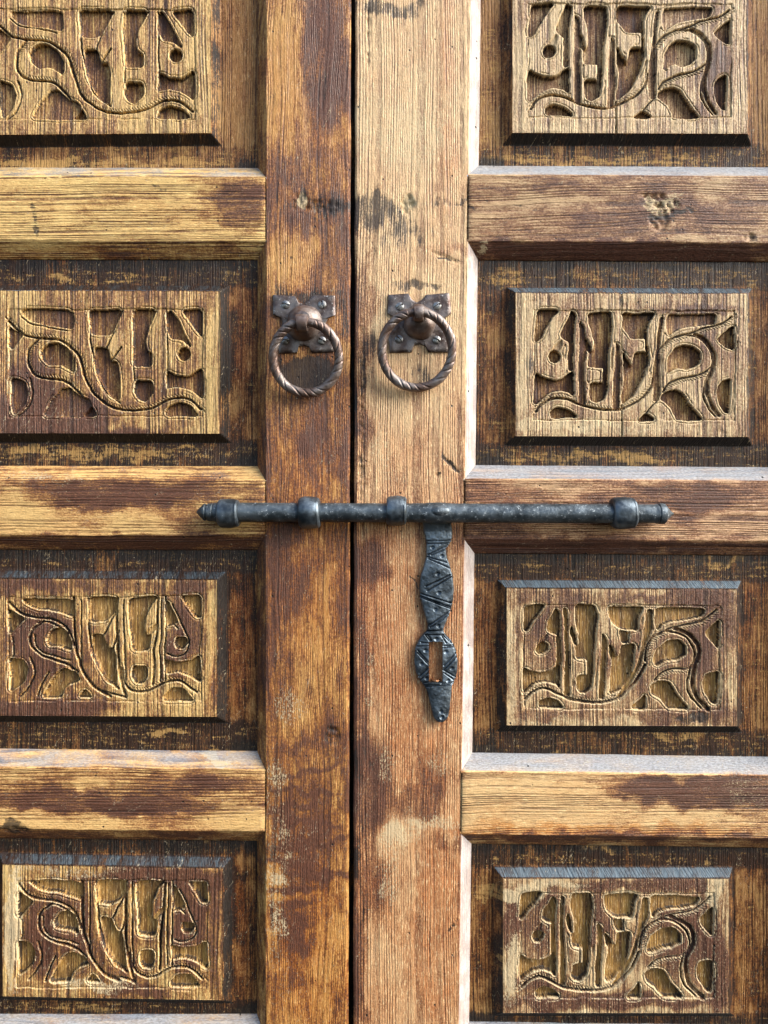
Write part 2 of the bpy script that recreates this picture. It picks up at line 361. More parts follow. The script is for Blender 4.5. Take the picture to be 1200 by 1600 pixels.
def wear(X, Y, stain, grime=0., pale=0., warm=.25, seed=0, only=None):
    w = np.zeros(X.shape + (4,))
    w[..., 0] = stain + blobs(X, Y, STAIN, seed)
    w[..., 1] = grime + blobs(X, Y, GRIME, seed)
    w[..., 2] = pale + blobs(X, Y, PALE, seed)
    w[..., 3] = warm + blobs(X, Y, WARM, seed)
    return w

# ---------------------------------------------------------------- materials
M = {}
M['stile_left'] = wood('worn brown stile wood', period=4.4, early=(.55, .315, .095), late=(.10, .034, .010), warmc=(.47, .18, .035), seed=1.3, relief=.75, blot=.85, latek=.6, cutk='none')
M['stile_right'] = wood('bleached ridged stile wood', period=5.4, early=(.72, .49, .25), late=(.12, .04, .016), warmc=(.52, .20, .065), seed=4.1, relief=1.15, blot=.5, wav=7, cutk='chamfer_lit')
def railw(nm, per, early, warmc, seed, relief, lk=.95, wav=8): return wood(nm, axis='H', period=per, early=early, late=(.11, .04, .016), warmc=warmc, seed=seed, relief=relief, wav=wav, latek=lk, blot=.8)
RLM = [railw('rail wood', 5, (.58,.36,.14), (.45,.15,.05), 7.7, 1), railw('striped honey rail wood', 4.6, (.76,.50,.18), (.56,.27,.07), 31.3, 1.1, 1.0, 5), railw('varnished rail wood', 7.0, (.70,.44,.16), (.46,.17,.05), 33.9, .9, .8), railw('dark streaked rail wood', 6.2, (.72,.44,.16), (.46,.17,.05), 36.1, 1, .95, 5), railw('rail wood', 6, (.58,.36,.14), (.45,.15,.05), 37.7, 1)]
RRM = [railw('rail wood', 5, (.50,.32,.15), (.42,.15,.05), 8.7, 1), railw('soft brown rail wood', 12, (.52,.34,.17), (.36,.17,.08), 41.3, .7, .55, 12), railw('ridged brown rail wood', 5.4, (.62,.38,.19), (.46,.18,.07), 43.9, 1.1, .9, 6), railw('broad grained rail wood', 9.5, (.78,.50,.22), (.62,.26,.06), 46.1, 1.2, 1.0, 6), railw('rail wood', 6, (.58,.36,.14), (.45,.15,.05), 47.7, 1)]
M['ground'] = wood('dark sunk panel wood', dustc=(.10, .138, .165), period=5.2, early=(.38, .21, .07), late=(.035, .014, .006), warmc=(.28, .10, .025), stainc=(.010, .0055, .004), palec=((.52, .30, .09), (.42, .25, .09)), scrape=True, spec=.25, seed=15.4, relief=1.0, wav=7)
M['field_left'] = wood('honey carved wood', period=5.4, early=(.64, .42, .155), late=(.065, .032, .013), warmc=(.50, .25, .07), seed=19.4, relief=1.1, blot=.75, wav=6, latek=1.0, cutk='ochre')
M['field_right'] = wood('pale carved wood', period=6.2, early=(.61, .44, .225), late=(.085, .042, .026), warmc=(.46, .28, .15), seed=23.9, relief=1.1, blot=.7, wav=6, latek=1.0, cutk='ochre')
M['iron'] = metal('blackened iron', (.045, .057, .066), (.115, .14, .158), (.42, .46, .48), rough=.46, metallic=.65, scale=60, bump=.00025, fleck=.655)
M['iron_plate'] = metal('hammered blue-black iron', (.045, .058, .07), (.16, .20, .235), (.45, .50, .53), rough=.42, metallic=.75, scale=40, fleck=.72)
M['bronze'] = metal('brown patinated iron', (.15, .098, .078), (.27, .235, .215), (.50, .47, .45), rough=.48, metallic=.7, scale=50, fleck=.70)
M['plate'] = metal('dark tarnished plate iron', (.085, .055, .045), (.20, .17, .155), (.45, .44, .42), rough=.40, metallic=.8, scale=70, fleck=.66)
M['steel'] = metal('dull steel screw', (.20, .195, .185), (.34, .34, .33), (.2, .19, .17), rough=.34, metallic=.9, scale=300, bump=.0001, fleck=.70)
M['copper'] = metal('copper wire', (.45, .20, .09), (.55, .28, .14), (.3, .2, .1), rough=.35, metallic=.9, scale=200, fleck=.8)

# ---------------------------------------------------------------- boards
CH_D = 20.0      # depth of the frame chamfer
GR_D = 22.0      # depth of the sunk panel ground
RISE = 15.0      # rise of the raised field
PD = 62.0        # thickness of a leaf
PITS = [(470,318,14,15,1.3,1),(636,318,11,14,2.8,1),(1020,312,20,12,2.6,1),(1045,322,16,10,2.4,1),(1030,345,14,16,1.6,1),(505,322,26,10,1.5,1),(757,386,9,9,-1.2,0),
        (697,402,24,2.2,1.6,0),(705,727,15,2.2,1.6,0),(684,742,2.6,2.6,3,0),(575,60,3,50,1.2,1),(1170,370,8,6,2,1),(520,1150,10,14,1.6,1),(20,1296,24,4,2.5,1),(565,700,4,200,1.4,1)]
def rough_depth(X, Y, s=0):
    g = 0
    for (x, y, rx, ry, a, n_) in PITS:
        dx, dy = X - x, Y - y
        if (x, y) == (697, 402): dx, dy = dx * .93 + dy * .37, -dx * .37 + dy * .93
        if (x, y) == (705, 727): dx, dy = dx * .7 + dy * .7, -dx * .7 + dy * .7
        q = np.sqrt((dx / rx) ** 2 + (dy / ry) ** 2)
        if q.min() > 1.3: continue
        k = smooth01((1.25 - q) / .4)
        g = g + a * k * ((.25 + 1.5 * smooth01((fbm(X / 5, Y / 5, 77) - .35) / .35)) if n_ else 1)
    return g + 1.3 * (fbm(X / 90, Y / 90, 40 + s) - .5) + .5 * (fbm(X / 14, Y / 14, 50 + s) - .5)
def edge_wob(L, s=0):
    return 1.6 * (fbm(L / 60, L * 0 + s, 60) - .5) + .7 * (fbm(L / 9, L * 0 + s, 61) - .5)

def lin(a, b, n): return np.linspace(a, b, max(2, int(n)))

def patch(mesh, fx, fy, fd, nu, nv, wk, flip=False):
    u, v = np.meshgrid(lin(0, 1, nu), lin(0, 1, nv))
    X, Y, Dp = fx(u, v), fy(u, v), fd(u, v)
    mesh.grid(X, Y, Dp, wk(X, Y, u, v), flip=flip)

PROF = [(-2.4, 1.5), (-.8, .45), (.5, 1.0), (2.2, 2.6)]     # rounding where face turns into chamfer
def profile(w):
    return PROF + [(w * .35, CH_D * .35), (w * .6, CH_D * .6), (w * .85, CH_D * .85), (w - .8, CH_D - .4), (w, CH_D + .6), (w, GR_D + 12)]

def chamfer(mesh, along0, along1, edge, sgn, w, horizontal, wr0, wr1, wkf, wobs):
    """a chamfer strip. edge(L): coordinate of the face edge at length L; sgn: which way the opening lies;
       along0/along1: the strip's ends on the face edge, drawn in by wr0/wr1 at full width (mitres)"""
    pr = profile(w); n = int(abs(along1 - along0) / 4) + 2
    X = np.zeros((n, len(pr))); Y = X.copy(); Dp = X.copy()
    for j, (o, d) in enumerate(pr):
        k = max(0, o) / w
        L = np.linspace(along0 + wr0 * k, along1 - wr1 * k, n)
        e = edge(L) + edge_wob(L, wobs) * (1 if j < 5 else .5)
        E = e + sgn * o
        if horizontal: X[:, j], Y[:, j] = L, E
        else: X[:, j], Y[:, j] = E, L
        Dp[:, j] = d + (rough_depth(X[:, j], Y[:, j], wobs) if j < 8 else 0)
    flip = (sgn > 0) if horizontal else (sgn < 0)
    W = wkf(X, Y); fl = None
    if isinstance(W, tuple): W, fl = W
    mesh.grid(X, Y, Dp, W, fl=fl, flip=not flip)

TOP, BOT = -215, 1760
def mk_rails(rows): return rows

# ----- left leaf geometry (board measure)
leafL = empty('door_leaf', 170, BOT, 30, 'left door leaf of worn brown wood, carved panels beside the dark centre gap', 'door', None)
leafR = empty('door_leaf', 980, BOT, 30, 'right door leaf of paler bleached wood, behind the hanging hasp', 'door', None)

def stile(leaf, eL, eR, mat, wkf, openings, chL=None, chR=None, seed=0, name='stile', lab=None):
    """upright board; eL/eR edge lines; chL/chR = chamfer width on that side within each opening; otherwise a plain edge"""
    m = Mesh()
    st_ = 2.6 if -90 < eL(800) and eR(800) < 1300 else 5.0
    ys = np.arange(TOP, BOT + 1, st_); nx = int((eR(800) - eL(800)) / st_) + 2
    u = np.linspace(0, 1, nx)
    # crowd columns at the edges
    u = np.concatenate([[0, .006, .02], u[(u > .026) & (u < .974)], [.98, .994, 1]])
    U, Yg = np.meshgrid(u, ys)
    L_ = eL(Yg) + (.9 if chL else 0) + edge_wob(Yg, seed); R_ = eR(Yg) - (.9 if chR else 0) + edge_wob(Yg, seed + 1)
    X = L_ + (R_ - L_) * U
    Dp = rough_depth(X, Yg, seed)
    if not chL: Dp += 2.2 * smooth01(1 - (X - L_) / 2.5)
    if not chR: Dp += 2.2 * smooth01(1 - (R_ - X) / 2.5)
    W = wkf(X, Yg); W = W[0] if isinstance(W, tuple) else W
    m.grid(X, Yg, Dp, W, flip=False)
    # edges down into the leaf's thickness
    for side, e, ch, sg in (('l', L_[:, 0], chL, -1), ('r', R_[:, -1], chR, 1)):
        if ch: continue
        d = np.array([2.2, 8, 30, PD])
        Xe = np.repeat(e[:, None], 4, 1); Ye = np.repeat(ys[:, None], 4, 1); De = np.repeat(d[None], len(ys), 0) + 0 * Xe
        De[:, 0] = Dp[:, 0 if sg < 0 else -1]
        w = wkf(Xe, Ye); w = w[0] if isinstance(w, tuple) else w; w[..., 1] += .35
        m.grid(Xe, Ye, De, w, flip=(sg < 0))
    for (a, b, wa, wb) in openings:
        if chL: chamfer(m, a, b, eL, -1, chL, False, wa, wb, wkf, seed)
        if chR: chamfer(m, a, b, eR, 1, chR, False, wa, wb, wkf, seed + 1)
    # where rails butt, close the side
    return m.build(name, mat, leaf, lab)

def rail(leaf, x0, x1, top, bot, mat, wkf, wt, wb, ws0, ws1, seed=0, lab=None):
    """horizontal board between stiles; x0(y), x1(y) end lines; top(x), bot(x) face edges"""
    m = Mesh()
    n = int((x1(800) - x0(800)) / 2.8); ny = int((bot(600) - top(600)) / 2.6)
    kx = 1 / (n * 2.8); u = np.concatenate([[0, 1.5 * kx, 2.6 * kx, 3.8 * kx, 5 * kx], np.linspace(0, 1, n)[4:-4], [1 - 5 * kx, 1 - 3.8 * kx, 1 - 2.6 * kx, 1 - 1.5 * kx, 1]]); v = np.linspace(0, 1, ny)
    U, V = np.meshgrid(u, v)
    Xb = U * 0 + 1
    Y0 = top(x0(800) + U * 400) + 0; 
    X = x0(Y0) - 2 + (x1(Y0) - x0(Y0) + 4) * U
    Yt = top(X) + .9 + edge_wob(X, seed); Yb = bot(X) - .9 + edge_wob(X, seed + 1)
    Y = Yt + (Yb - Yt) * V
    X = x0(Y) - 2 + (x1(Y) - x0(Y) + 4) * U
    Dp = rough_depth(X, Y, seed) + .3
    Dp += 4.0 * smooth01(1 - (X - x0(Y) - .3) / 2.0) + 4.0 * smooth01(1 - (x1(Y) - X - .3) / 2.0)
    W = wkf(X, Y); W = W[0] if isinstance(W, tuple) else W
    m.grid(X, Y, Dp, W)
    chamfer(m, x0(top(x0(800))), x1(top(x1(800))), top, -1, wt, True, -0 + ws0, ws1, wkf, seed)
    chamfer(m, x0(bot(x0(800))), x1(bot(x1(800))), bot, 1, wb, True, ws0, ws1, wkf, seed + 1)
    return m.build('rail', mat, leaf, lab)

def dusty(w):
    return w

def line(x0, y0, x1, y1):
    "x as a linear function of y through two points (also works as y of x)"
    k = (x1 - x0) / (y1 - y0)
    return lambda y: x0 + (np.asarray(y, float) - y0) * k

# rails: (face top, face bottom) at the inner stile, slope
RL = [(-170, -88, 0), (277, 376, .002), (751, 837, .002), (1204, 1299, .010), (1622, 1700, .0)]
RR = [(-170, -92, .009), (273, 376, .006), (749, 842, .007), (1206, 1303, .014), (1634, 1712, .012)]
sLx = line(416, 0, 415, 1600)          # left leaf: inner stile's panel-side edge
sLr = line(548.5, 0, 544.5, 1600)      # its meeting edge
oLx = line(-84, 0, -84, 1600)          # outer stile's panel-side edge
sRl = line(555, 0, 552, 1600)
sRx = line(734, 0, 716, 1600)
oRx = line(1262, 0, 1244, 1600)
WR = 23.5
def opens(RWS, x, base):
    o = []
    prev = TOP
    for i, (t, b, s) in enumerate(RWS):
        tt = t + s * (x - base); bb = b + s * (x - base)
        o.append((prev, tt, 0 if i == 0 else WR, WR)); prev = bb
    o.append((prev, BOT, WR, 0))
    return o[1:] if False else o

wkL = lambda X, Y: wear(X, Y, .50 + .12 * smooth01((Y - 200) / 300) * smooth01((1500 - Y) / 200), .04, .05, .58, 1)
def wkR(X, Y):
    w = wear(X, Y, .04 + .20 * smooth01((Y - 330) / 500), 0, .20, .12 + .55 * smooth01((Y - 450) / 450), 2)
    lowl = smooth01((563 - X) / 8)
    w[..., 0] += .45 * lowl; w[..., 1] += .25 * lowl
    chamfer_lit = smooth01((X - sRx(Y) - 0.5) / 2)     # light striking the chamfer, painted in as pale colour
    w[..., 0] -= .55 * chamfer_lit; w[..., 1] -= .4 * chamfer_lit
    return w, chamfer_lit
stile(leafL, sLx, sLr, M['stile_left'], wkL, opens(RL, 415, 415), chL=16.5, seed=1)
stile(leafL, line(-230, 0, -230, 1600), oLx, M['stile_left'], wkL, opens(RL, -84, 415), chR=16.5, seed=5)
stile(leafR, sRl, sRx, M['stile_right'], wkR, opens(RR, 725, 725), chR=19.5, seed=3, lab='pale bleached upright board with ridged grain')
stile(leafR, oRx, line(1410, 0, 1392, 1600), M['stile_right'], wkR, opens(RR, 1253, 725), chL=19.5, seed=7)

railL_st = [.3, .12, .42, .36, .3]
railR_st = [.3, .44, .36, .22, .3]
for i, (t, b, s) in enumerate(RL):
    ft = (lambda t, s: lambda x: t + s * (np.asarray(x, float) - 415))(t, s); fb = (lambda b, s: lambda x: b + s * (np.asarray(x, float) - 415))(b, s)
    def wk(X, Y, i=i, ft=ft, fb=fb):
        w = wear(X, Y, railL_st[i], 0, .06, .2, 10 + i)
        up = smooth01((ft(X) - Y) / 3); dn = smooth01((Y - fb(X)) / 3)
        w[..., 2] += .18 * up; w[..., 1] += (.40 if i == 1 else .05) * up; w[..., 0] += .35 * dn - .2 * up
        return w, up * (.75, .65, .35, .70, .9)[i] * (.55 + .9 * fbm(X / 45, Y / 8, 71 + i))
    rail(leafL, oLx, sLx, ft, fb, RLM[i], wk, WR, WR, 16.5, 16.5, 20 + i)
for i, (t, b, s) in enumerate(RR):
    ft = (lambda t, s: lambda x: t + s * (np.asarray(x, float) - 725))(t, s); fb = (lambda b, s: lambda x: b + s * (np.asarray(x, float) - 725))(b, s)
    def wk(X, Y, i=i, ft=ft, fb=fb):
        w = wear(X, Y, railR_st[i], 0, .08, .2, 30 + i)
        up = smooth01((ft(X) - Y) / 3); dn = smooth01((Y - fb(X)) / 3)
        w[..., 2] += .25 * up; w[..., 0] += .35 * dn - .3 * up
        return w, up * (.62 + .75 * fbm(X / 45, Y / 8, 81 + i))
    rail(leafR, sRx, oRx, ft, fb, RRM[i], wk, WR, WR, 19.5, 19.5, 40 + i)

# dark rebate strip closing the gap between the leaves
m = Mesh()
u, v = np.meshgrid(np.linspace(536, 566, 6), np.linspace(TOP, BOT, 60))
m.grid(u, v, np.full_like(u, 46.) + rough_depth(u, v, 3), wear(u, v, .8, .6, 0, .2, 3))
m.build('rebate_strip', M['ground'], leafR)

# ---------------------------------------------------------------- carving patterns
def pts(ox, oy, s, l): return [(ox + x / s, oy + y / s) for x, y in l]
def chaikin(p, n=1, closed=True):
    cf = .1 if closed else .22
    p = np.array(p, float)
    for _ in range(n):
        q = np.roll(p, -1, 0) if closed else p[1:]
        a = p if closed else p[:-1]
        r = np.empty((2 * len(a), 2)); r[0::2] = a * (1 - cf) + q * cf; r[1::2] = a * cf + q * (1 - cf)
        if not closed: r = np.vstack([p[:1], r, p[-1:]])
        p = r
    return p

def pat_R2():
    a = lambda l: pts(810, 470, 6.667, l); b = lambda l: pts(980, 470, 6.667, l)
    H = [
     (a([(205,105),(430,100),(375,150),(310,240),(240,380),(185,425),(175,400),(190,200)]), 1),
     (a([(560,105),(610,130),(590,250),(578,440),(545,440),(470,385),(450,350),(490,260),(540,160)]), 1),
     (a([(535,440),(575,440),(575,720),(535,730)]), .6),
     (a([(378+62*math.cos(t*.785),575+62*math.sin(t*.785)) for t in range(8)]), 1.15),
     (a([(450,405),(385,470),(335,545),(420,520),(450,460)]), .35),
     (a([(185,760),(240,800),(320,830),(390,840),(450,825),(520,770),(575,740),(575,980),(520,940),(430,925),(340,950),(260,1000),(190,1070),(165,1060),(165,850)]), 1),
     (a([(380,1120),(430,1105),(520,1135),(590,1180),(620,1212),(350,1212),(340,1150)]), 1),
     (a([(655,200),(690,260),(700,400),(710,540),(690,700),(690,900),(705,1075),(640,1070),(645,700),(650,400)]), .5),
     (a([(705,390),(730,440),(762,530),(745,548),(715,500)]), .8),
     (a([(745,125),(965,120),(975,250),(960,400),(930,520),(925,860),(890,860),(890,690),(745,690),(745,570),(790,500),(795,400),(770,290),(745,230)]), 1),
     (a([(755,870),(920,860),(930,900),(890,1020),(820,1060),(770,1040),(750,980)]), 1),
     (a([(1020,430),(1050,500),(1055,700),(1050,1000),(1040,1120),(985,1120),(1000,800),(1015,600)]), .5),
     (b([(-43,125),(290,130),(230,200),(200,290),(215,520),(200,520),(200,378),(40,380),(0,320),(-40,270)]), 1),
     (b([(-40,530),(-10,600),(65,690),(90,540),(210,530),(225,600),(190,720),(130,850),(60,980),(-40,1060),(-50,1040),(-30,800),(-30,690)]), 1),
     (b([(345,170),(372,170),(345,350),(330,500),(325,700),(330,900),(335,1040),(280,1050),(270,900),(268,780),(300,620),(320,450),(330,300)]), .5),
     (b([(430,145),(930,140),(900,230),(700,250),(560,275),(490,320),(440,360),(420,300),(415,200)]), .62),
     (b([(440,600),(500,500),(580,470),(670,480),(730,510),(760,540),(755,640),(700,690),(620,715),(540,690),(490,710),(430,750),(435,680)]), 1),
     (b([(370,980),(440,940),(520,935),(590,970),(640,1060),(700,1140),(790,1237),(520,1237),(510,1190),(480,1110),(400,1050),(360,1030)]), 1),
     (b([(950,390),(1060,290),(1115,260),(1110,500),(1040,470),(965,410)]), 1),
     (b([(1000,840),(1080,815),(1075,1000),(1065,1160),(1030,1150),(980,1080),(950,960),(960,890)]), 1),
     (b([(205,1170),(300,1240),(120,1240)]), .9),
    ]
    G = [
     (b([(300,640),(330,520),(400,440),(500,380),(600,355),(700,365),(800,420),(870,510),(890,600),(870,720),(830,810),(815,900),(800,1030),(850,1110),(920,1200)]), 2.0, .42, 0),
     (b([(700,350),(800,395),(880,480),(912,560),(895,680),(845,800),(832,950),(880,1080),(960,1190)]), 3.4, .5, 0),
     (b([(1090,160),(1000,225),(920,248),(800,280),(700,320),(560,365),(450,400),(380,450),(320,540)]), 1.9, .5, 1),
     (b([(870,690),(800,740),(720,780),(620,800),(540,820),(460,850),(400,890),(370,950)]), 1.9, .5, 1),
     (a([(190,1150),(230,1080),(330,1015),(430,1005),(520,1020),(640,1070),(760,1120),(900,1140),(1060,1130),(1180,1080),(1300,1000),(1390,890),(1400,800)]), 2.4, .6, 1),
     (b([(205,1170),(270,1100),(335,1035)]), 1.6, .4, 0),
     (b([(365,150),(340,300),(320,450),(280,700)]), 1.2, .4, 0),
     (b([(430,150),(425,280),(445,360)]), 1.2, .3, 0),
     (a([(1072,1080),(1075,1240),(1070,1400)]), 1.1, .6, 0),
    ]
    return H, G

def pat_R3():
    c = lambda l: pts(780, 900, 3.158, l)
    H = [
     (c([(132,148),(228,145),(200,185),(165,225),(130,275),(122,270),(125,200)]), 1),
     (c([(285,165),(300,180),(300,300),(285,290),(258,283),(238,270),(245,230),(268,195)]), 1),
     (c([(284,300),(301,300),(303,455),(284,452)]), .65),
     (c([(212,333),(240,342),(238,362),(215,383),(195,385),(182,365),(192,345)]), 1),
     (c([(236,288),(205,315),(185,345),(225,330)]), .3),
     (c([(124,450),(150,470),(210,482),(250,474),(280,455),(300,452),(303,552),(280,532),(230,520),(180,528),(145,555),(125,572)]), 1),
     (c([(200,625),(240,608),(290,620),(322,652),(203,653)]), 1),
     (c([(325,165),(338,165),(338,300),(346,450),(350,590),(328,590),(330,400)]), .6),
     (c([(360,250),(375,290),(380,348),(366,325),(355,280)]), .9),
     (c([(382,148),(475,150),(486,200),(476,300),(464,405),(462,490),(437,490),(437,413),(385,410),(380,350),(398,345),(395,280),(380,220)]), 1),
     (c([(385,497),(460,492),(455,550),(425,577),(400,577),(385,552)]), 1),
     (c([(515,290),(532,320),(525,450),(520,608),(500,602),(507,400)]), .6),
     (c([(548,155),(712,155),(692,200),(685,265),(625,265),(590,258),(560,230),(548,190)]), 1),
     (c([(590,275),(632,278),(632,330),(608,328)]), .7),
     (c([(548,345),(570,375),(575,405),(600,400),(608,345),(672,337),(665,430),(650,500),(600,560),(552,580),(556,500),(566,420),(552,390)]), 1),
     (c([(738,170),(758,170),(762,255),(738,315),(727,360),(700,440),(650,535),(600,598),(585,595),(640,520),(690,440),(715,350),(724,260)]), .55),
     (c([(780,158),(1020,165),(1000,200),(920,215),(850,225),(810,240),(785,268),(775,230)]), .8),
     (c([(768,415),(785,360),(835,322),(890,318),(925,350),(925,385),(880,410),(830,415),(785,442),(768,440)]), 1),
     (c([(748,545),(790,520),(845,530),(880,590),(942,656),(840,656),(805,610),(760,582)]), 1),
     (c([(1025,272),(1088,215),(1086,360),(1060,330),(1030,295)]), 1),
     (c([(1025,485),(1087,475),(1087,560),(1075,632),(1050,620),(1015,560),(1010,520)]), 1),
     (c([(660,648),(700,610),(718,585),(722,655),(665,656)]), .9),
    ]
    G = [
     (c([(735,345),(760,300),(810,275),(880,280),(940,310),(972,370),(968,420),(940,460),(925,520),(935,580),(1000,650)]), 2.0, .5, 0),
     (c([(870,262),(960,295),(992,350),(990,400),(962,450),(950,520),(975,600),(1035,655)]), 3.6, .55, 0),
     (c([(1068,165),(1010,222),(930,240),(850,262),(770,298),(738,340),(725,420)]), 2.0, .5, 1),
     (c([(968,425),(930,460),(850,462),(800,480),(765,515)]), 2.0, .5, 1),
     (c([(128,605),(160,575),(220,552),(290,578),(360,610),(440,625),(530,622),(600,600),(680,520),(722,440)]), 2.4, .6, 1),
     (c([(640,275),(640,330)]), 1.1, .35, 0),
     (c([(418,415),(418,490)]), 1.1, .3, 0),
    ]
    return H, G

def pat_L3():
    c = lambda l: pts(0, 890, 3.243, l)
    H = [
     (c([(105,150),(365,150),(365,240),(330,222),(260,203),(200,200),(150,185),(120,168)]), 1),
     (c([(45,205),(75,225),(120,250),(90,280),(50,325),(42,320),(42,220)]), 1),
     (c([(45,450),(110,460),(128,500),(120,560),(90,590),(50,622),(48,520)]), 1),
     (c([(232,350),(255,310),(300,300),(330,320),(350,360),(355,407),(310,390),(270,385),(240,380)]), 1),
     (c([(213,642),(250,580),(285,520),(330,506),(385,525),(402,560),(350,578),(320,610),(308,650),(215,650)]), 1),
     (c([(398,648),(428,608),(462,648)]), .9),
     (c([(450,145),(592,140),(590,200),(560,240),(520,258),(455,258),(450,200)]), 1),
     (c([(470,330),(522,335),(530,370),(548,405),(572,402),(585,440),(592,592),(540,560),(500,490),(475,410)]), 1),
     (c([(655,148),(795,140),(760,180),(735,240),(728,300),(735,342),(758,340),(750,412),(667,410),(662,300),(652,200)]), 1),
     (c([(675,490),(738,490),(742,540),(725,572),(690,572),(670,540)]), 1),
     (c([(842,158),(870,210),(902,268),(850,285),(840,250)]), .9),
     (c([(895,345),(940,345),(950,370),(930,397),(900,397),(888,375)]), 1.1),
     (c([(915,140),(1012,138),(1010,248),(985,242),(960,200)]), 1),
     (c([(835,460),(900,475),(970,465),(1012,438),(1012,575),(960,532),(900,515),(840,525)]), 1),
     (c([(832,640),(870,605),(930,608),(975,667),(830,662)]), .9),
     (c([(745,345),(800,280),(790,270),(735,325)]), .45),
    ]
    G = [
     (c([(45,165),(100,225),(170,240),(250,250),(310,275),(350,320),(368,380)]), 2.2, .5, 0),
     (c([(220,262),(165,298),(148,350),(160,400),(210,440),(290,462),(350,485),(395,520)]), 2.2, .5, 0),
     (c([(415,500),(440,560),(500,610),(580,628),(640,648)]), 2.0, .5, 0),
     (c([(615,500),(622,560),(660,612),(740,622),(800,588),(830,570),(880,560),(930,570),(990,625)]), 2.2, .55, 1),
     (c([(150,450),(175,520),(150,590),(100,645)]), 2.0, .35, 0),
     (c([(528,330),(562,260),(588,215)]), 2.0, .5, 0),
     (c([(572,402),(602,310)]), 2.0, .5, 0),
     (c([(836,140),(838,300),(834,560)]), 1.4, .6, 0),
     (c([(845,285),(880,275),(905,300)]), 1.4, .4, 0),
     (c([(372,145),(370,300),(385,420),(420,520),(470,595),(560,640)]), 2.6, .6, 0),
     (c([(408,150),(410,300),(412,480)]), 1.6, .35, 0),
     (c([(444,150),(452,320),(470,430),(510,520),(600,600)]), 2.2, .5, 0),
     (c([(594,145),(592,300),(600,450),(610,560),(640,640)]), 2.6, .6, 0),
     (c([(628,150),(628,350),(636,560)]), 1.6, .35, 0),
     (c([(798,150),(792,280),(780,420),(772,580)]), 2.4, .55, 0),
     (c([(815,150),(812,350),(808,560)]), 1.5, .35, 0),
     (c([(60,180),(90,215),(150,235),(220,245)]), 1.8, .4, 1),
     (c([(190,270),(230,262),(290,290),(340,325)]), 1.8, .4, 0),
     (c([(175,330),(178,390),(215,425),(290,440),(350,460)]), 1.6, .35, 0),
     (c([(870,180),(905,245),(935,300),(965,380),(940,430),(890,445),(850,430)]), 1.7, .4, 0),
     (c([(60,345),(70,420),(60,440)]), 1.6, .35, 0),
     (c([(240,520),(200,600),(190,645)]), 1.8, .4, 0),
    ]
    return H, G

def pat_L2():
    c = lambda l: pts(0, 440, 3.243, l)
    H = [
     (c([(115,142),(368,145),(365,238),(300,225),(220,215),(150,195),(120,170)]), .55),
     (c([(45,230),(112,270),(60,340),(45,330)]), .65),
     (c([(55,488),(120,510),(132,560),(120,620),(70,672),(55,600)]), .75),
     (c([(205,350),(240,315),(290,310),(340,340),(372,400),(375,458),(310,420),(250,420),(215,390)]), .95),
     (c([(218,680),(260,600),(310,545),(350,538),(400,578),(452,600),(462,640),(420,682)]), .62),
     (c([(425,678),(465,632),(488,682)]), 1.1),
     (c([(450,143),(615,143),(590,210),(550,265),(465,265),(452,190)]), .85),
     (c([(480,335),(542,335),(556,405),(590,405),(600,450),(606,602),(560,580),(500,480),(480,400)]), .9),
     (c([(675,142),(790,142),(750,230),(728,300),(740,350),(770,362),(765,422),(680,425),(672,250)]), .85),
     (c([(690,500),(767,505),(770,560),(735,602),(700,590),(680,550)]), 1.0),
     (c([(862,145),(900,200),(968,330),(920,290),(870,290),(850,240),(845,160)]), .8),
     (c([(933+28*math.cos(t*.785),365+30*math.sin(t*.785)) for t in range(8)]), 1.2),
     (c([(918,142),(1022,140),(1020,278),(970,215)]), .75),
     (c([(845,452),(900,480),(960,482),(1022,438),(1022,592),(960,542),(900,530),(845,540)]), .9),
     (c([(840,677),(850,640),(900,615),(960,635),(1003,677)]), .9),
    ]
    G = [
     (c([(42,200),(110,268),(200,285),(290,288),(350,322),(400,375),(430,480),(470,570),(560,640),(660,655),(780,640),(860,595),(940,582),(1012,645)]), 2.3, .55, 1),
     (c([(190,290),(140,340),(140,420),(180,480),(260,490),(340,500),(410,575)]), 2.3, .5, 1),
     (c([(110,180),(150,215),(230,225),(340,250)]), 1.5, .35, 0),
     (c([(460,150),(455,300),(490,460),(530,560),(610,615)]), 1.6, .45, 0),
     (c([(620,150),(560,260),(520,400),(510,480)]), 1.8, .4, 0),
     (c([(555,405),(610,330)]), 2.0, .5, 0),
     (c([(670,150),(675,300),(680,500)]), 1.2, .4, 0),
     (c([(845,150),(850,300),(845,540)]), 1.3, .5, 0),
     (c([(150,490),(165,560),(140,640),(90,680)]), 2.0, .35, 0),
     (c([(790,150),(735,240),(728,330),(768,362)]), 1.6, .45, 0),
    ]
    return H, G

def xf(pat, fx, fy):
    H, G = pat
    f = lambda p: [(fx(x, y), fy(x, y)) for x, y in p]
    return [(f(p), d) for p, d in H], [(f(p), w, d, r) for p, w, d, r in G]

PATS = {
 'R2': pat_R2(), 'R3': pat_R3(), 'L3': pat_L3(), 'L2': pat_L2(),
 'R1': xf(pat_R2(), lambda x, y: (x - 839) * 1.012 + 830, lambda x, y: (y - 487) * 1.035 + 8),
 'R4': xf(pat_R3(), lambda x, y: (x - 818.6) * .985 + 813, lambda x, y: (y - 947.5) * 1.01 + 1397.5),
 'L1': xf(pat_L2(), lambda x, y: (x - 316) * 1.02 + 303, lambda x, y: (y - 481.6) * 1.02 + 12.5 - .006 * (x - 316)),
 'L4': xf(pat_L3(), lambda x, y: (x - 12) * .987 + 26, lambda x, y: (y - 933) * 1.015 + 1374 + .015 * (x - 12)),
}

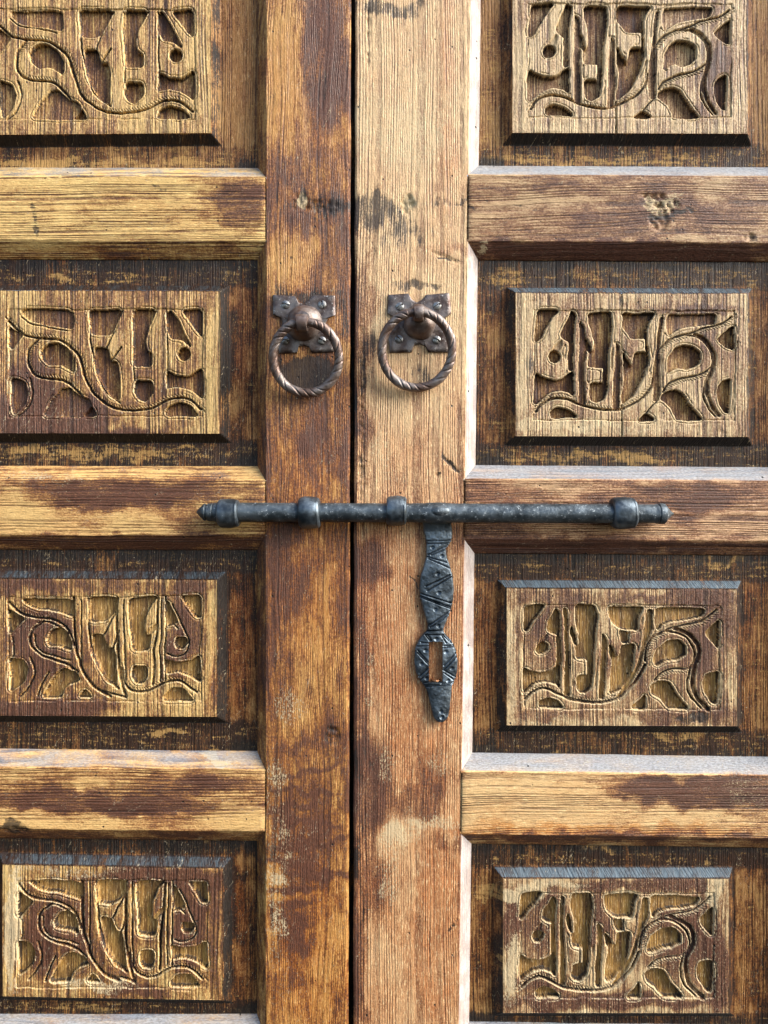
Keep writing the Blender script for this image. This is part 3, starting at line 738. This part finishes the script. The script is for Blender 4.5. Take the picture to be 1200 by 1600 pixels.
def in_poly(X, Y, P):
    r = np.zeros(X.shape, bool)
    n = len(P)
    for i in range(n):
        x0, y0 = P[i]; x1, y1 = P[(i + 1) % n]
        if y0 == y1: continue
        c = ((y0 > Y) != (y1 > Y)) & (X < (x1 - x0) * (Y - y0) / (y1 - y0) + x0)
        r ^= c
    return r

def blur(A, n):
    for _ in range(n):
        P = np.pad(A, 1, mode='edge')
        A = (P[:-2, 1:-1] + P[2:, 1:-1] + 2 * P[1:-1, 1:-1]) / 4
        P = np.pad(A, 1, mode='edge')
        A = (P[1:-1, :-2] + P[1:-1, 2:] + 2 * P[1:-1, 1:-1]) / 4
    return A

CARVE = 11.0
def carve(X, Y, pat, seed):
    "depth of the carving at every grid point; also how far it is cut to the ground"
    H, G = pat
    wx = X + 5 * (fbm(X / 34, Y / 34, seed + 31) - .5) + 1.5 * (fbm(X / 7, Y / 7, seed) - .5) + .7*(fbm(X / 2.2, Y / 2.2, seed+5) - .5); wy = Y + 5 * (fbm(X / 34, Y / 34, seed + 37) - .5) + 1.5 * (fbm(X / 7, Y / 7, seed + 2) - .5)
    dep = np.zeros_like(X)
    for P, d in H:
        P = chaikin(P, 1)
        x0, y0 = P.min(0) - 3; x1, y1 = P.max(0) + 3
        jj = np.where((X[0] > x0) & (X[0] < x1))[0]; ii = np.where((Y[:, 0] > y0) & (Y[:, 0] < y1))[0]
        if len(jj) == 0 or len(ii) == 0: continue
        s = np.s_[max(0, ii[0] - 1):ii[-1] + 2, max(0, jj[0] - 1):jj[-1] + 2]
        k = in_poly(wx[s], wy[s], P)
        dep[s] = np.maximum(dep[s], k * d * CARVE)
    Q = np.pad(dep, 1, mode='edge')
    grown = dep.copy()
    for (i, j) in ((0, 1), (2, 1), (1, 0), (1, 2)): grown = np.maximum(grown, Q[i:i + X.shape[0], j:j + X.shape[1]])
    dep = grown
    cut = smooth01((dep / CARVE - .25) * 3)
    hole = (dep > CARVE * .3).astype(float)
    q1 = blur(hole, 10); q2 = blur(hole, 26)
    dep = blur(dep, 1)
    solid = 1 - smooth01(dep / 2.5)
    # stems fall away towards their edges; an incised line follows them here and there
    dep = dep + solid * 1.2 * smooth01(q1 / .42)
    brk = smooth01((fbm(X / 22, Y / 22, seed + 41) - .38) / .1)
    dep = dep + solid * brk * 2.6 * smooth01(1.15 - np.abs(q2 - .13) / .05)
    dep = dep + solid * .9 * np.abs(fbm(X / 9 + Y / 30, Y / 16, seed + 43) - .5) * 2
    allp = np.concatenate([np.array(p) for p, d in H])
    bx0, by0 = allp.min(0); bx1, by1 = allp.max(0)
    ins = np.minimum(np.minimum(wx - bx0, bx1 + 1 - wx), np.minimum(wy - by0, by1 - wy))
    low = 1.0 * smooth01(ins / 1.5) * smooth01(1.6 - ins / 60)
    line_ = 2.6 * smooth01(1 - np.abs(ins) / 1.5) * smooth01((fbm(X / 30, Y / 30, seed + 21) - .25) / .2)
    dep = np.maximum(dep, low + line_)
    for P, w, d, rope in G:
        P = chaikin(P, 2, False)
        best = np.full(X.shape, 1e9); arc = np.zeros_like(X); side = np.zeros_like(X); L = 0
        x0, y0 = P.min(0) - 9; x1, y1 = P.max(0) + 9
        sel = (X > x0) & (X < x1) & (Y > y0) & (Y < y1)
        xs, ys = wx[sel], wy[sel]
        b = np.full(xs.shape, 1e9); ar = np.zeros_like(xs); sd = np.zeros_like(xs)
        for i in range(len(P) - 1):
            ax, ay = P[i]; bx, by = P[i + 1]; dx, dy = bx - ax, by - ay; ll = math.hypot(dx, dy)
            if ll < 1e-6: continue
            t = np.clip(((xs - ax) * dx + (ys - ay) * dy) / ll ** 2, 0, 1)
            q = np.hypot(xs - ax - t * dx, ys - ay - t * dy)
            k = q < b
            b[k] = q[k]; ar[k] = (L + t * ll)[k]; sd[k] = (((xs - ax) * dy - (ys - ay) * dx) / ll)[k]
            L += ll
        g = min(.7, d * 1.25) * CARVE * smooth01(1.1 - b / (w * 1.3))
        if rope:
            band = smooth01((sd + .5) / 1.5) * smooth01((8.0 - sd) / 2) * (b < 9)
            g = np.maximum(g, band * 2.4 * (np.sin((ar + sd * .8) * 2 * math.pi / 4.6) * .5 + .5))
        dep[sel] = np.maximum(dep[sel], g)
    return dep, cut

# panels: name -> (face left, top, right, bottom in the view, slope, leaf, opening bounds)
PAN = {
 'L1': (-34, -14, 329.5, 209, -.008), 'L2': (-18, 454, 344, 677, .002), 'L3': (-20, 905, 339, 1119, .006), 'L4': (4, 1354, 348, 1560, .018),
 'R1': (801, -14, 1168, 208, .004), 'R2': (806, 458, 1169, 682, .004), 'R3': (792, 920, 1152, 1134, .004), 'R4': (786, 1373, 1139, 1583, .001),
}
PST = {'L1': (.36, .14), 'L2': (.42, .13), 'L3': (.40, .16), 'L4': (.46, .16), 'R1': (.28, .24), 'R2': (.38, .24), 'R3': (.44, .24), 'R4': (.40, .32)}
FACE_D = GR_D - RISE
LABP = {'L1': 'carved panel with worn honey-coloured script, cut by the top of the view', 'L2': 'carved panel with dark varnish left on its lower left corner', 'L3': 'carved panel with a smooth reddish-brown drop at its right end', 'L4': 'darkest carved panel of the left leaf',
        'R1': 'palest carved panel with two ochre patches', 'R2': 'carved panel split by a fine upright crack', 'R3': 'carved panel with clean ochre ground and a dusty top ledge', 'R4': 'carved panel with purple-brown varnish flaking from its border'}
for pi, key in enumerate(['L1', 'L2', 'L3', 'L4', 'R1', 'R2', 'R3', 'R4']):
    left = key[0] == 'L'; row = int(key[1])
    leaf = leafL if left else leafR
    x0, y0, x1, y1, sl = PAN[key]
    k = 1 + FACE_D / D
    X0, Y0 = T(x0, y0, FACE_D); X1, Y1 = T(x1, y1, FACE_D)
    BW = 13.0
    # --- ground and raised bevel
    if left: gx0, gx1 = -70, 402; rt, rb = RL[row - 1][1], RL[row][0]
    else: gx0, gx1 = sRx(row * 455 - 340) + 17, oRx(row * 455 - 340) - 17; rt, rb = RR[row - 1][1], RR[row][0]
    gy0, gy1 = rt + 20, rb - 12
    if left: gx0 -= 4; gx1 += 4
    else: gx0 -= 4; gx1 += 6
    def axis(a, b, f0, f1):
        s = [np.arange(a, f0 - BW, 3.0), np.linspace(f0 - BW, f0, 8), np.arange(f0 + 6, f1 - 2, 6.0), np.linspace(f1, f1 + BW, 8), np.arange(f1 + BW + 2, b, 3.0), [b]]
        return np.concatenate(s)
    xs = axis(gx0, gx1, X0, X1); ys = axis(gy0, gy1, Y0, Y1)
    Xg, Yg = np.meshgrid(xs, ys)
    dd = np.maximum(np.maximum(X0 - Xg, Xg - X1), np.maximum(Y0 - Yg, Yg - Y1))
    rise = RISE * np.clip(1 - dd / BW, 0, 1)
    inside = dd <= 0.01
    Dp = GR_D - rise + np.where(dd > BW, .8, .25) * 2 * (fbm(Xg / 30, Yg / 30, 70 + pi) - .5)
    Dp = np.where(inside, FACE_D + .15, Dp)
    Xw = Xg; Yw = Yg + sl * (Xg - (X0 + X1) / 2) * np.clip(1.3 - np.abs(dd) / 40, 0, 1)
    gst = .86 if row > 1 else (.42 if left else .60)
    w = wear(Xw, Yw, gst, .30 if row > 1 else .05, .02, .22, 80 + pi)
    top_b = (Yg < Y0) & (dd < BW - .3) & (dd > 0) & (Y0 - Yg >= dd - .01)
    bot_b = (Yg > Y1) & (dd < BW + 1) & (dd > 0) & (Yg - Y1 >= dd - .01)
    side_b = (dd < BW) & (dd > 0) & ~top_b & ~bot_b
    w[..., 1] += np.where(top_b, .62, 0) + np.where(bot_b, .95, 0) + np.where(side_b, .55 if left else .2, 0)
    w[..., 2] -= np.where(top_b | bot_b, .5, 0); w[..., 0] += np.where(top_b | bot_b, .4, 0)
    band = smooth01((np.abs(Yg - (Y0 + Y1) / 2) - (Y1 - Y0) / 2 - 14) / 4)
    w[..., 2] += .30 * band
    sidez = (1 - smooth01((np.abs(Yg - (Y0 + Y1) / 2) - (Y1 - Y0) / 2 - 6) / 6)) * smooth01((np.abs(Xg - (X0 + X1) / 2) - (X1 - X0) / 2 - 14) / 4)
    w[..., 0] -= .30 * sidez; w[..., 1] -= .28 * sidez; w[..., 3] += .25 * sidez; w[..., 2] += .05 * sidez
    w[..., 0] += .20 * band
    w[..., 2] += .10 * (1 - band)
    cornr = smooth01((Yg - (gy1 - 40)) / 26) * smooth01(((gx0 + 60 - Xg) if not left else (Xg - (gx1 - 60))) / 30)
    w[..., 1] += .8 * cornr
    w[..., 1] += (.45 if row > 1 else .25) * smooth01((gy0 + 26 - Yg) / 12) + .25 * smooth01((Yg - gy1 + 26) / 14)
    cells = inside[:-1, :-1] & inside[1:, :-1] & inside[1:, 1:] & inside[:-1, 1:]
    w[..., 1] -= np.where(top_b, .35, 0)
    dust = np.where(top_b, {'L1': .3, 'L2': .35, 'L3': .45, 'L4': .5, 'R1': .4, 'R2': .62, 'R3': .7, 'R4': .7}[key], 0.)
    dust = dust + .25 * smooth01((Yg - gy1 + 9) / 6)
    m = Mesh(); m.grid(Xw, Yw, Dp, w, fl=dust, keep=~cells)
    pan = m.build('panel', M['ground'], leaf, LABP[key])
    # --- carved field
    st = 1.0
    nx = int((X1 - X0) / st); ny = int((Y1 - Y0) / st)
    xs = np.linspace(X0, X1, nx); ys = np.linspace(Y0, Y1, ny)
    Xf, Yf = np.meshgrid(xs, ys)
    Yt = Yf + sl * (Xf - (X0 + X1) / 2)
    # view coordinates of the traced pattern at this depth -> board measure
    H, G = PATS[key]
    cv = lambda p: [T(x, y, FACE_D) for x, y in p]
    patt = ([(cv(p), d) for p, d in H], [(cv(p), ww, d, r) for p, ww, d, r in G])
    dep, cut = carve(Xf, Yt, patt, 90 + pi)
    fine = .35 * (fbm(Xf / 3, Yt / 3, 12 + pi) - .5) + 1.2 * (fbm(Xf / 40, Yt / 40, 33) - .5)
    ring = fbm(Xf / 2.6 + 3 * fbm(Xf / 50, Yt / 180, 5), Yt / 120, 14 + pi) - .5
    fine = fine + .9 * ring * (1 - .6 * cut)
    ed = np.minimum(np.minimum(Xf - X0, X1 - Xf), np.minimum(Yf - Y0, Y1 - Yf))
    fine = fine + .5 * smooth01(1 - ed / 2.5)
    fine = fine * smooth01(ed / 1.5 + .3)
    if key in ('R2', 'R1'):
        cx = 974 if key == 'R2' else 966
        fine = fine + 2.5 * smooth01(1 - np.abs(Xf - cx - 1.5 * (fbm(Yt / 12, Yt * 0, 3) - .5)) / 1.3) * (dep < 3)
    Df = FACE_D + dep + fine
    stn, pl = PST[key]
    w = wear(Xf, Yt, stn, .0, pl, .22, 100 + pi)
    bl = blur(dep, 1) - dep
    edge = np.clip(bl / .9, 0, 1) * (dep < 3)
    w[..., 2] += .75 * edge; w[..., 0] -= .6 * edge  # pale carved edges: chipped wear plus a painted highlight
    floor_shade = np.clip(-bl / 1.0, 0, 1) * (dep > 4)
    solidm = (dep < 4).astype(float); wall_shade = np.clip(blur(solidm, 5) * 2.0, 0, 1) * (dep >= 4)
    w[..., 1] += .55 * floor_shade + .85 * wall_shade ** 1.3  # shade painted at the foot of the carved walls, through the grime channel
    w[..., 0] = np.where(cut > .5, (w[..., 0] * .4 + .44) if row in (1, 2) else (w[..., 0] * .1 - .05), w[..., 0])  # cut floors of the upper two rows darkened, recess shade put into colour
    w[..., 2] = np.where(cut > .5, -.2 if row in (3, 4) else .02, w[..., 2])
    if key == 'R1' : cut = cut * (.25 + .75 * ((Xf > 965) & (Xf < 1008)))
    elif key in ('L1',): cut = cut * .45
    elif key == 'L2': cut = cut * .55
    elif key == 'R2': cut = cut * .85
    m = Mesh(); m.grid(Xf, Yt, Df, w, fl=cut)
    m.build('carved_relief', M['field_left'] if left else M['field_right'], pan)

# ---------------------------------------------------------------- metalwork
def tomesh(name, verts, faces, mat, parent, smooth=True, label=None, sharp=None):
    "verts in board measure (x, y, depth)"
    o = parent_origin(parent)
    co = [((x - 600) * S - o[0], d * S - o[1], (800 - y) * S + Z0 - o[2]) for x, y, d in verts]
    me = bpy.data.meshes.new(name); me.from_pydata(co, [], faces); me.update()
    import bmesh
    bm = bmesh.new(); bm.from_mesh(me); bmesh.ops.recalc_face_normals(bm, faces=bm.faces)
    if sharp:
        for e in bm.edges:
            if len(e.link_faces) == 2 and e.calc_face_angle(0) > sharp: e.smooth = False
    for f in bm.faces: f.smooth = smooth
    bm.to_mesh(me); bm.free()
    me.materials.append(mat)
    ob = bpy.data.objects.new(name, me); scene.collection.objects.link(ob)
    if parent: ob.parent = parent
    if label: ob['label'] = label
    return ob

def lathe(prof, cx, cy, cd, axis, n=40, wob=0.0, seed=0):
    """prof: (position along axis, radius). axis 'x' or 'd'"""
    V = []; F = []
    for i, (p, r) in enumerate(prof):
        for j in range(n):
            t = 2 * math.pi * j / n
            rr = r * (1 + wob * (float(fbm(p / 9.0 + 7, t * 1.5, seed)) - .5))
            a, b = rr * math.cos(t), rr * math.sin(t)
            if axis == 'x': V.append((cx + p, cy + a, cd + b))
            else: V.append((cx + a, cy + b, cd - p))
    for i in range(len(prof) - 1):
        for j in range(n):
            k = (j + 1) % n
            F.append((i * n + j, i * n + k, (i + 1) * n + k, (i + 1) * n + j))
    F.append(tuple(range(n))); F.append(tuple((len(prof) - 1) * n + j for j in range(n)))
    return V, F

def join(*parts):
    V = []; F = []
    for v, f in parts:
        o = len(V); V += v; F += [tuple(i + o for i in q) for q in f]
    return V, F

def plate(outline, cx, cy, th, d0, seed):
    "sheet iron cut to an outline, edges rounded over and hammered uneven"
    n = len(outline); rings = []
    layers = [(1.0, d0 + 1), (1.0, d0 - th * .6), (.975, d0 - th), (.88, d0 - th - .4), (.7, d0 - th - .3), (.45, d0 - th - .6), (.2, d0 - th - 1)]
    V = []; F = []
    for s, d in layers:
        for (x, y) in outline:
            V.append((cx + x * s, cy + y * s, d + 1.6 * (float(fbm((x * s + 60) / 11, (y * s + 60) / 11, seed)) - .5) * (1 if s < .99 else .2)))
    for i in range(len(layers) - 1):
        for j in range(n):
            k = (j + 1) % n
            F.append((i * n + j, i * n + k, (i + 1) * n + k, (i + 1) * n + j))
    F.append(tuple((len(layers) - 1) * n + j for j in range(n)))
    return V, F

def dens(o, st=3.0):
    r = []
    for i in range(len(o)):
        a, b = o[i], o[(i + 1) % len(o)]; k = max(1, int(math.dist(a, b) / st))
        for j in range(k): r.append((a[0] + (b[0] - a[0]) * j / k, a[1] + (b[1] - a[1]) * j / k))
    return r

PL_R = [(-48,-45),(-17,-47),(-12,-38),(-4,-33),(4,-37),(11,-45),(47,-48),(50,-20),(49,-15),(41,-9),(37,-2),(37,8),(41,15),(50,22),(47,45),(14,45),(10,36),(2,32),(-8,34),(-12,45),(-46,46),(-49,17),(-41,9),(-36,0),(-39,-9),(-50,-16)]
PL_L = [(-49,-46),(-14,-44),(-9,-34),(0,-31),(8,-38),(14,-45),(48,-45),(49,-14),(38,-10),(33,0),(34,9),(40,16),(48,24),(46,43),(12,45),(8,36),(0,33),(-9,35),(-11,45),(-39,46),(-44,18),(-38,8),(-34,-2),(-38,-10),(-49,-15)]

def ring_handle(leaf, pcx, pcy, out, screws, rcx, rcy, rmaj, rtub, bigboss, seed, lab, ph):
    o = bpy.data.objects.new('ring_handle', None); scene.collection.objects.link(o); o.parent = leaf
    po = parent_origin(leaf)
    o.location = ((pcx - 600) * S - po[0], -po[1], (800 - pcy) * S + Z0 - po[2]); o['label'] = lab
    v, f = plate(dens(out), pcx, pcy, 3.2, 0.0, seed)
    tomesh('back_plate', v, f, M['plate'], o, sharp=R(50))
    rtd, rbd = -37.0, -12.0            # the ring hangs from the staple's tip, its foot lies near the wood
    # boss: dome, neck and the strap closing round the ring
    dome = [(1.5, 26.5), (4, 26), (9, 24.5), (15, 21), (20, 16), (23.5, 11), (25, 7)]
    if bigboss: dome = [(1.5, 28), (5, 27.5), (11, 25), (17, 21.5), (22, 17.5), (27, 14), (31, 11.5)]
    p1 = lathe(dome, pcx, pcy - 1, -2, 'd', 40, .22, seed)
    ty = rcy - rmaj                     # ring's top
    neck = lathe([(14, 12), (20, 11), (28, 8)], pcx, (pcy + ty) / 2, 0, 'd', 20, .05, seed)
    hw = 7.4 if not bigboss else 9.0
    V = []; F = []
    nb = 36; sec = [(-hw, .0), (-hw * .9, 2.2), (-hw * .4, 3.0), (hw * .4, 3.0), (hw * .9, 2.2), (hw, .0), (hw * .8, -1.2), (-hw * .8, -1.2)]
    for j in range(nb):
        t = 2 * math.pi * j / nb
        for (sx, sr) in sec:
            rr = rtub + 1.6 + sr
            V.append((pcx - 1 + (rcx - pcx) * .3 + sx * (1.0 + .12 * math.sin(t * 2)), ty + rr * math.sin(t) * 1.12, rtd + rr * math.cos(t)))
    for j in range(nb):
        k = (j + 1) % nb
        for i in range(len(sec)):
            l = (i + 1) % len(sec)
            F.append((j * 8 + i, j * 8 + l, k * 8 + l, k * 8 + i))
    v, f = join(p1, neck, (V, F))
    tomesh('boss', v, f, M['bronze'], o, sharp=R(55))
    # ring with slanting chisel cuts
    N, K = 480, 36; V = []; F = []
    for i in range(N):
        t = 2 * math.pi * i / N
        cx_, cy_ = rcx + rmaj * math.sin(t), rcy - rmaj * 1.03 * math.cos(t)
        cd_ = rtd + (rbd - rtd) * (1 - math.cos(t)) / 2
        for j in range(K):
            p = 2 * math.pi * j / K
            # grooves wind round the tube
            g = (t * 22 / (2 * math.pi) * 1.0 + ph - (p / (2 * math.pi)) * 3.0 + .3 * math.sin(t * 5 + seed)) % 1.0
            cutd = max(0, 1 - abs(g - .5) / .13)
            fade = .55 + .45 * math.sin(t * 3 + seed)
            front = max(0, math.sin(p) * .8 + .2) ** .5
            rr = rtub * (1 - .25 * min(1, cutd * 1.6) * max(.6, min(1, fade * 1.3)) * front + .025 * math.sin(t * 5 + seed) + .015 * math.sin(t * 11))
            if t < .30 or t > 6.0: rr = rtub * .92
            V.append((cx_ + rr * math.cos(p) * math.sin(t), cy_ - rr * math.cos(p) * math.cos(t), cd_ - rr * math.sin(p)))
    for i in range(N):
        for j in range(K):
            a, b = (i + 1) % N, (j + 1) % K
            F.append((i * K + j, i * K + b, a * K + b, a * K + j))
    tomesh('ring', V, F, M['bronze'], o)
    # slotted screws
    for q, (sx, sy, ang) in enumerate(screws):
        V = []; F = []
        rr = 6.4; n = 28
        prof = [(3.0, rr), (4.6, rr), (5.8, rr * .86), (6.6, rr * .55), (6.9, rr * .12)]
        # round head split by a slot: grid disc
        gx = np.linspace(-1, 1, 25)
        vv, ff = lathe([(2.0, rr), (4.4, rr), (5.2, rr * .93)], sx, sy, 0, 'd', n)
        ff = ff[:-1]
        V0 = []; idx = {}
        rad = [.93, .8, .6, .4, .2]
        base = len(vv)
        def hd(r_, t_):
            x_, y_ = rr * r_ * math.cos(t_), rr * r_ * math.sin(t_)
            s_ = abs(-x_ * math.sin(ang) + y_ * math.cos(ang))
            h = 5.2 + 1.5 * (1 - r_ * r_)
            if s_ < 1.1: h -= 2.6
            elif s_ < 1.4: h -= 1.2
            return (sx + x_, sy + y_, -h)
        cols = 72; rr_ = np.linspace(.95, .0, 14)
        for r_ in rr_:
            for j in range(cols): V0.append(hd(r_, 2 * math.pi * j / cols))
        F0 = []
        for i in range(len(rr_) - 1):
            for j in range(cols):
                k = (j + 1) % cols
                F0.append((i * cols + j, i * cols + k, (i + 1) * cols + k, (i + 1) * cols + j))
        v, f = join((vv, ff), (V0, F0))
        tomesh('screw', v, f, M['steel'], o, sharp=R(60))
    return o

def TP(x, y, d): return T(x, y, d)
a = TP(478, 507, 0); r = TP(478, 559, -25)
ring_handle(leafL, 475.5, 507, PL_L, [(447, 477, .3), (504, 477, 1.3), (446, 533, .2), (503.5, 533, .5)], r[0], r[1], 50.5, 7.1, True, 4, 'brown iron ring handle on the left leaf, over a black stain', 0.0)
r = TP(651.5, 547, -25)
ring_handle(leafR, 655, 506, PL_R, [(625, 480, -.7), (683, 479, -.6), (623.5, 531, .9), (682, 532, .5)], r[0], r[1], 53.8, 7.0, False, 9, 'iron ring handle on the right leaf, over pale ridged wood', .4)

# ---- slide bolt
bolt = empty('slide_bolt', 681, 802, -20, 'long blackened iron slide bolt across both leaves, with four collars and a hanging hasp', 'door bolt')
BD = -21.0
bk = 1 + BD / D
def bx(px): return 600 + (px - 600) * bk
def by(py): return 800 + (py - 800) * bk
rodp = []
def seg(l): rodp.extend(l)
seg([(307, .6), (309, 3.2), (313, 7.6), (318, 12.5), (320.5, 13.6), (321.5, 12.2), (324, 12.0), (325, 13.8), (332, 14.2), (333, 13.2), (334.5, 14.4)])
for px in np.arange(338, 1024, 4.0):
    rr = 15.0
    if 660 < px < 706: rr += 1.6 * math.sin((px - 660) / 46 * math.pi)
    if px > 992: rr = 14.9
    rodp.append((float(px), rr))
seg([(1026, 15.6), (1027, 14.2), (1028.5, 14.2), (1029.5, 16.0), (1034, 16.2), (1038, 15.8), (1039.5, 14.0), (1043, 9.5), (1048, 4.5), (1051.5, 1.8), (1053, .4)])
rod = [(bx(p) - 681, r_ * bk) for p, r_ in rodp]
V, F = lathe(rod, 681, 0, BD, 'x', 40, .05, 3)
V = [(x, y + by(801.5 + .0035 * (x - 681)), d) for x, y, d in V]
# flattened lobe where the hasp is forged on
lob = lathe([(-3, 13), (0, 15), (4, 13), (7, 8.5), (8.5, 3)], bx(686), by(799), BD - 10, 'd', 28, .1, 5)
lob = ([((x - bx(686)) * 1.25 + bx(686), (y - by(799)) * .62 + by(799), d) for x, y, d in lob[0]], lob[1])
V, F = join((V, F), lob)
tomesh('bolt_rod', V, F, M['iron'], bolt, sharp=R(40))
def collar(x0, x1, y0, y1, seed):
    w = (x1 - x0) * bk; r_ = (y1 - y0) / 2 * bk
    prof = [(0, 14.5), (0, r_ * .80), (w * .05, r_ * .89), (w * .14, r_ * .95), (w * .3, r_ * .985), (w * .55, r_ * .99), (w * .78, r_ * .96), (w * .86, r_ * .925), (w * .885, r_ * .94), (w * .95, r_ * .90), (w, r_ * .80), (w, 14.5)]
    V, F = lathe(prof, bx(x0), by((y0 + y1) / 2), BD + 1, 'x', 44, .06, seed)
    ang = random.uniform(-.05, .05)
    cx = bx((x0 + x1) / 2); cy = by((y0 + y1) / 2)
    V = [(cx + (x - cx) - (y - cy) * ang, y, d) for x, y, d in V]
    tomesh('collar', V, F, M['iron_plate'], bolt, sharp=R(42))
collar(341, 373.5, 779, 825, 1); collar(467, 500, 775.5, 826.5, 2); collar(603.5, 635, 774.5, 821.5, 3); collar(955.5, 992.5, 776, 827, 4)

# ---- hasp
hs = 4.711
prof = [(20,100,290),(55,95,295),(130,100,315),(180,112,318),(230,125,300),(270,122,268),(330,122,275),(400,105,300),(470,82,318),(560,72,328),(650,80,322),(740,105,300),(830,135,262),(875,130,248),(900,100,262),(950,65,310),(1010,42,340),(1100,36,356),(1180,45,352),(1250,80,330),(1290,115,312),(1350,135,308),(1450,160,298),(1510,175,287),(1538,192,268),(1546,208,248)]
py = np.array([p[0] for p in prof], float); pl = np.array([p[1] for p in prof], float); pr = np.array([p[2] for p in prof], float)
rows = np.unique(np.concatenate([np.arange(20, 1546, 3.2), [955, 1255, 1546]]))
k3 = lambda a: np.convolve(np.pad(a, 3, mode='edge'), np.ones(7) / 7, 'valid')
l_ = k3(np.interp(rows, py, pl)); r_ = k3(np.interp(rows, py, pr))
NC = 60; c1, c2 = 22, 38
U = np.zeros((len(rows), NC + 1))
for i, yv in enumerate(rows):
    win = 955 <= yv <= 1255
    wl_, wr_ = 142 + (yv - 1100) * .01, 244
    near = 880 < yv < 1300
    if near:
        U[i, :c1 + 1] = np.linspace(l_[i], wl_, c1 + 1); U[i, c1:c2 + 1] = np.linspace(wl_, wr_, c2 - c1 + 1); U[i, c2:] = np.linspace(wr_, r_[i], NC - c2 + 1)
    else:
        U[i] = np.linspace(l_[i], r_[i], NC + 1)
Yr = np.repeat(rows[:, None], NC + 1, 1)
lr, rrr = l_[:, None], r_[:, None]
tt = (U - lr) / (rrr - lr) * 2 - 1
crown = 8.0 + 3.0 * (1 - np.clip(np.abs(tt), 0, 1) ** 2.2) 
crown = crown - 2.0 * smooth01((np.abs(tt) - .9) / .1)
def cutline(x0, y0, x1, y1, w=7.0, d=3.0):
    dx, dy = x1 - x0, y1 - y0; ll = math.hypot(dx, dy)
    t = np.clip(((U - x0) * dx + (Yr - y0) * dy) / ll ** 2, 0, 1)
    q = np.hypot(U - x0 - t * dx, Yr - y0 - t * dy)
    return d * smooth01(1 - q / w)
lines = [(115,212,300,208),(115,232,298,230),(135,315,280,245),(160,318,290,265),(125,328,275,372),(140,345,300,415),
 (118,548,300,462),(130,582,305,478),(88,602,308,672),(88,622,300,700),(85,630,300,712),(140,835,300,730),(165,845,290,755),(150,850,250,790),
 (130,875,245,872),(125,903,250,905),(115,905,150,950),(130,900,160,945),(245,905,300,960),(262,905,310,965),(238,912,270,965),
 (60,990,140,985),(85,960,140,965),(60,1020,140,1110),(50,1030,135,1120),(70,1215,145,1140),(80,1240,140,1180),
 (245,1000,335,992),(250,985,320,985),(255,1130,340,1040),(250,1165,345,1070),(245,1160,335,1215),(255,1185,330,1240),(100,1258,150,1248),(85,1275,320,1278),(110,1288,320,1268),(235,1262,325,1258)]
eng = np.zeros_like(U)
for q in lines: eng = np.maximum(eng, cutline(*q))
dots = [(168,262),(238,325),(205,455),(215,595),(190,718),(212,838),(198,935),(118,1020),(268,1030),(88,1118),(310,1152),(125,1225),(285,1242),(232,1468),(238,1510)]
for (x, y) in dots:
    q = np.hypot(U - x, Yr - y)
    eng = np.maximum(eng, 2.6 * smooth01(1.25 - q / 15)) - .7 * smooth01(1 - abs(q - 21) / 7)
hm = 1.2 * (fbm(U / 40, Yr / 40, 8) - .5) + .7 * (fbm(U / 12, Yr / 14, 9) - .5)
# top of the hasp rises to the rod
lift = 9 * smooth01((150 - Yr) / 110)
Dh = -(crown + hm + lift) + eng
PXh = 640 + U / hs; PYh = 800 + Yr / hs
kk = 1 + (-10) / D
Xh = 600 + (PXh - 600) * kk; Yh = 800 + (PYh - 800) * kk
V = [(Xh[i, j], Yh[i, j], Dh[i, j]) for i in range(len(rows)) for j in range(NC + 1)]
F = []; W = NC + 1
inwin = [(955 <= rows[i] and rows[i + 1] <= 1255) for i in range(len(rows) - 1)]
for i in range(len(rows) - 1):
    for j in range(NC):
        if inwin[i] and c1 <= j < c2: continue
        F.append((i * W + j, (i + 1) * W + j, (i + 1) * W + j + 1, i * W + j + 1))
# skirts down towards the wood
from collections import Counter
ec = Counter()
for q in F:
    for t in range(4): ec[tuple(sorted((q[t], q[(t + 1) % 4])))] += 1
bd = [e for e, c in ec.items() if c == 1]
low = {}
for e in bd:
    for v in e:
        if v not in low: low[v] = len(V); V.append((V[v][0], V[v][1], -2.5))
    F.append((e[0], e[1], low[e[1]], low[e[0]]))
tomesh('hasp', V, F, M['iron_plate'], bolt, sharp=R(55))
# small staple seen through the hasp's slot, driven into the right leaf
V = []; F = []; N = 26; K = 10
for i in range(N):
    t = math.pi * i / (N - 1)
    for j in range(K):
        p = 2 * math.pi * j / K; rr = 2.0
        cx_, cd_ = 681.5 - 6 * math.cos(t), -6.5 * math.sin(t) + 1
        V.append((cx_ - rr * math.cos(p) * math.cos(t), 1061 + rr * math.sin(p) + 2 * math.sin(t * 1), cd_ - rr * math.cos(p) * math.sin(t)))
for i in range(N - 1):
    for j in range(K):
        b_ = (j + 1) % K; F.append((i * K + j, i * K + b_, (i + 1) * K + b_, (i + 1) * K + j))
tomesh('staple', V, F, M['copper'], leafR)
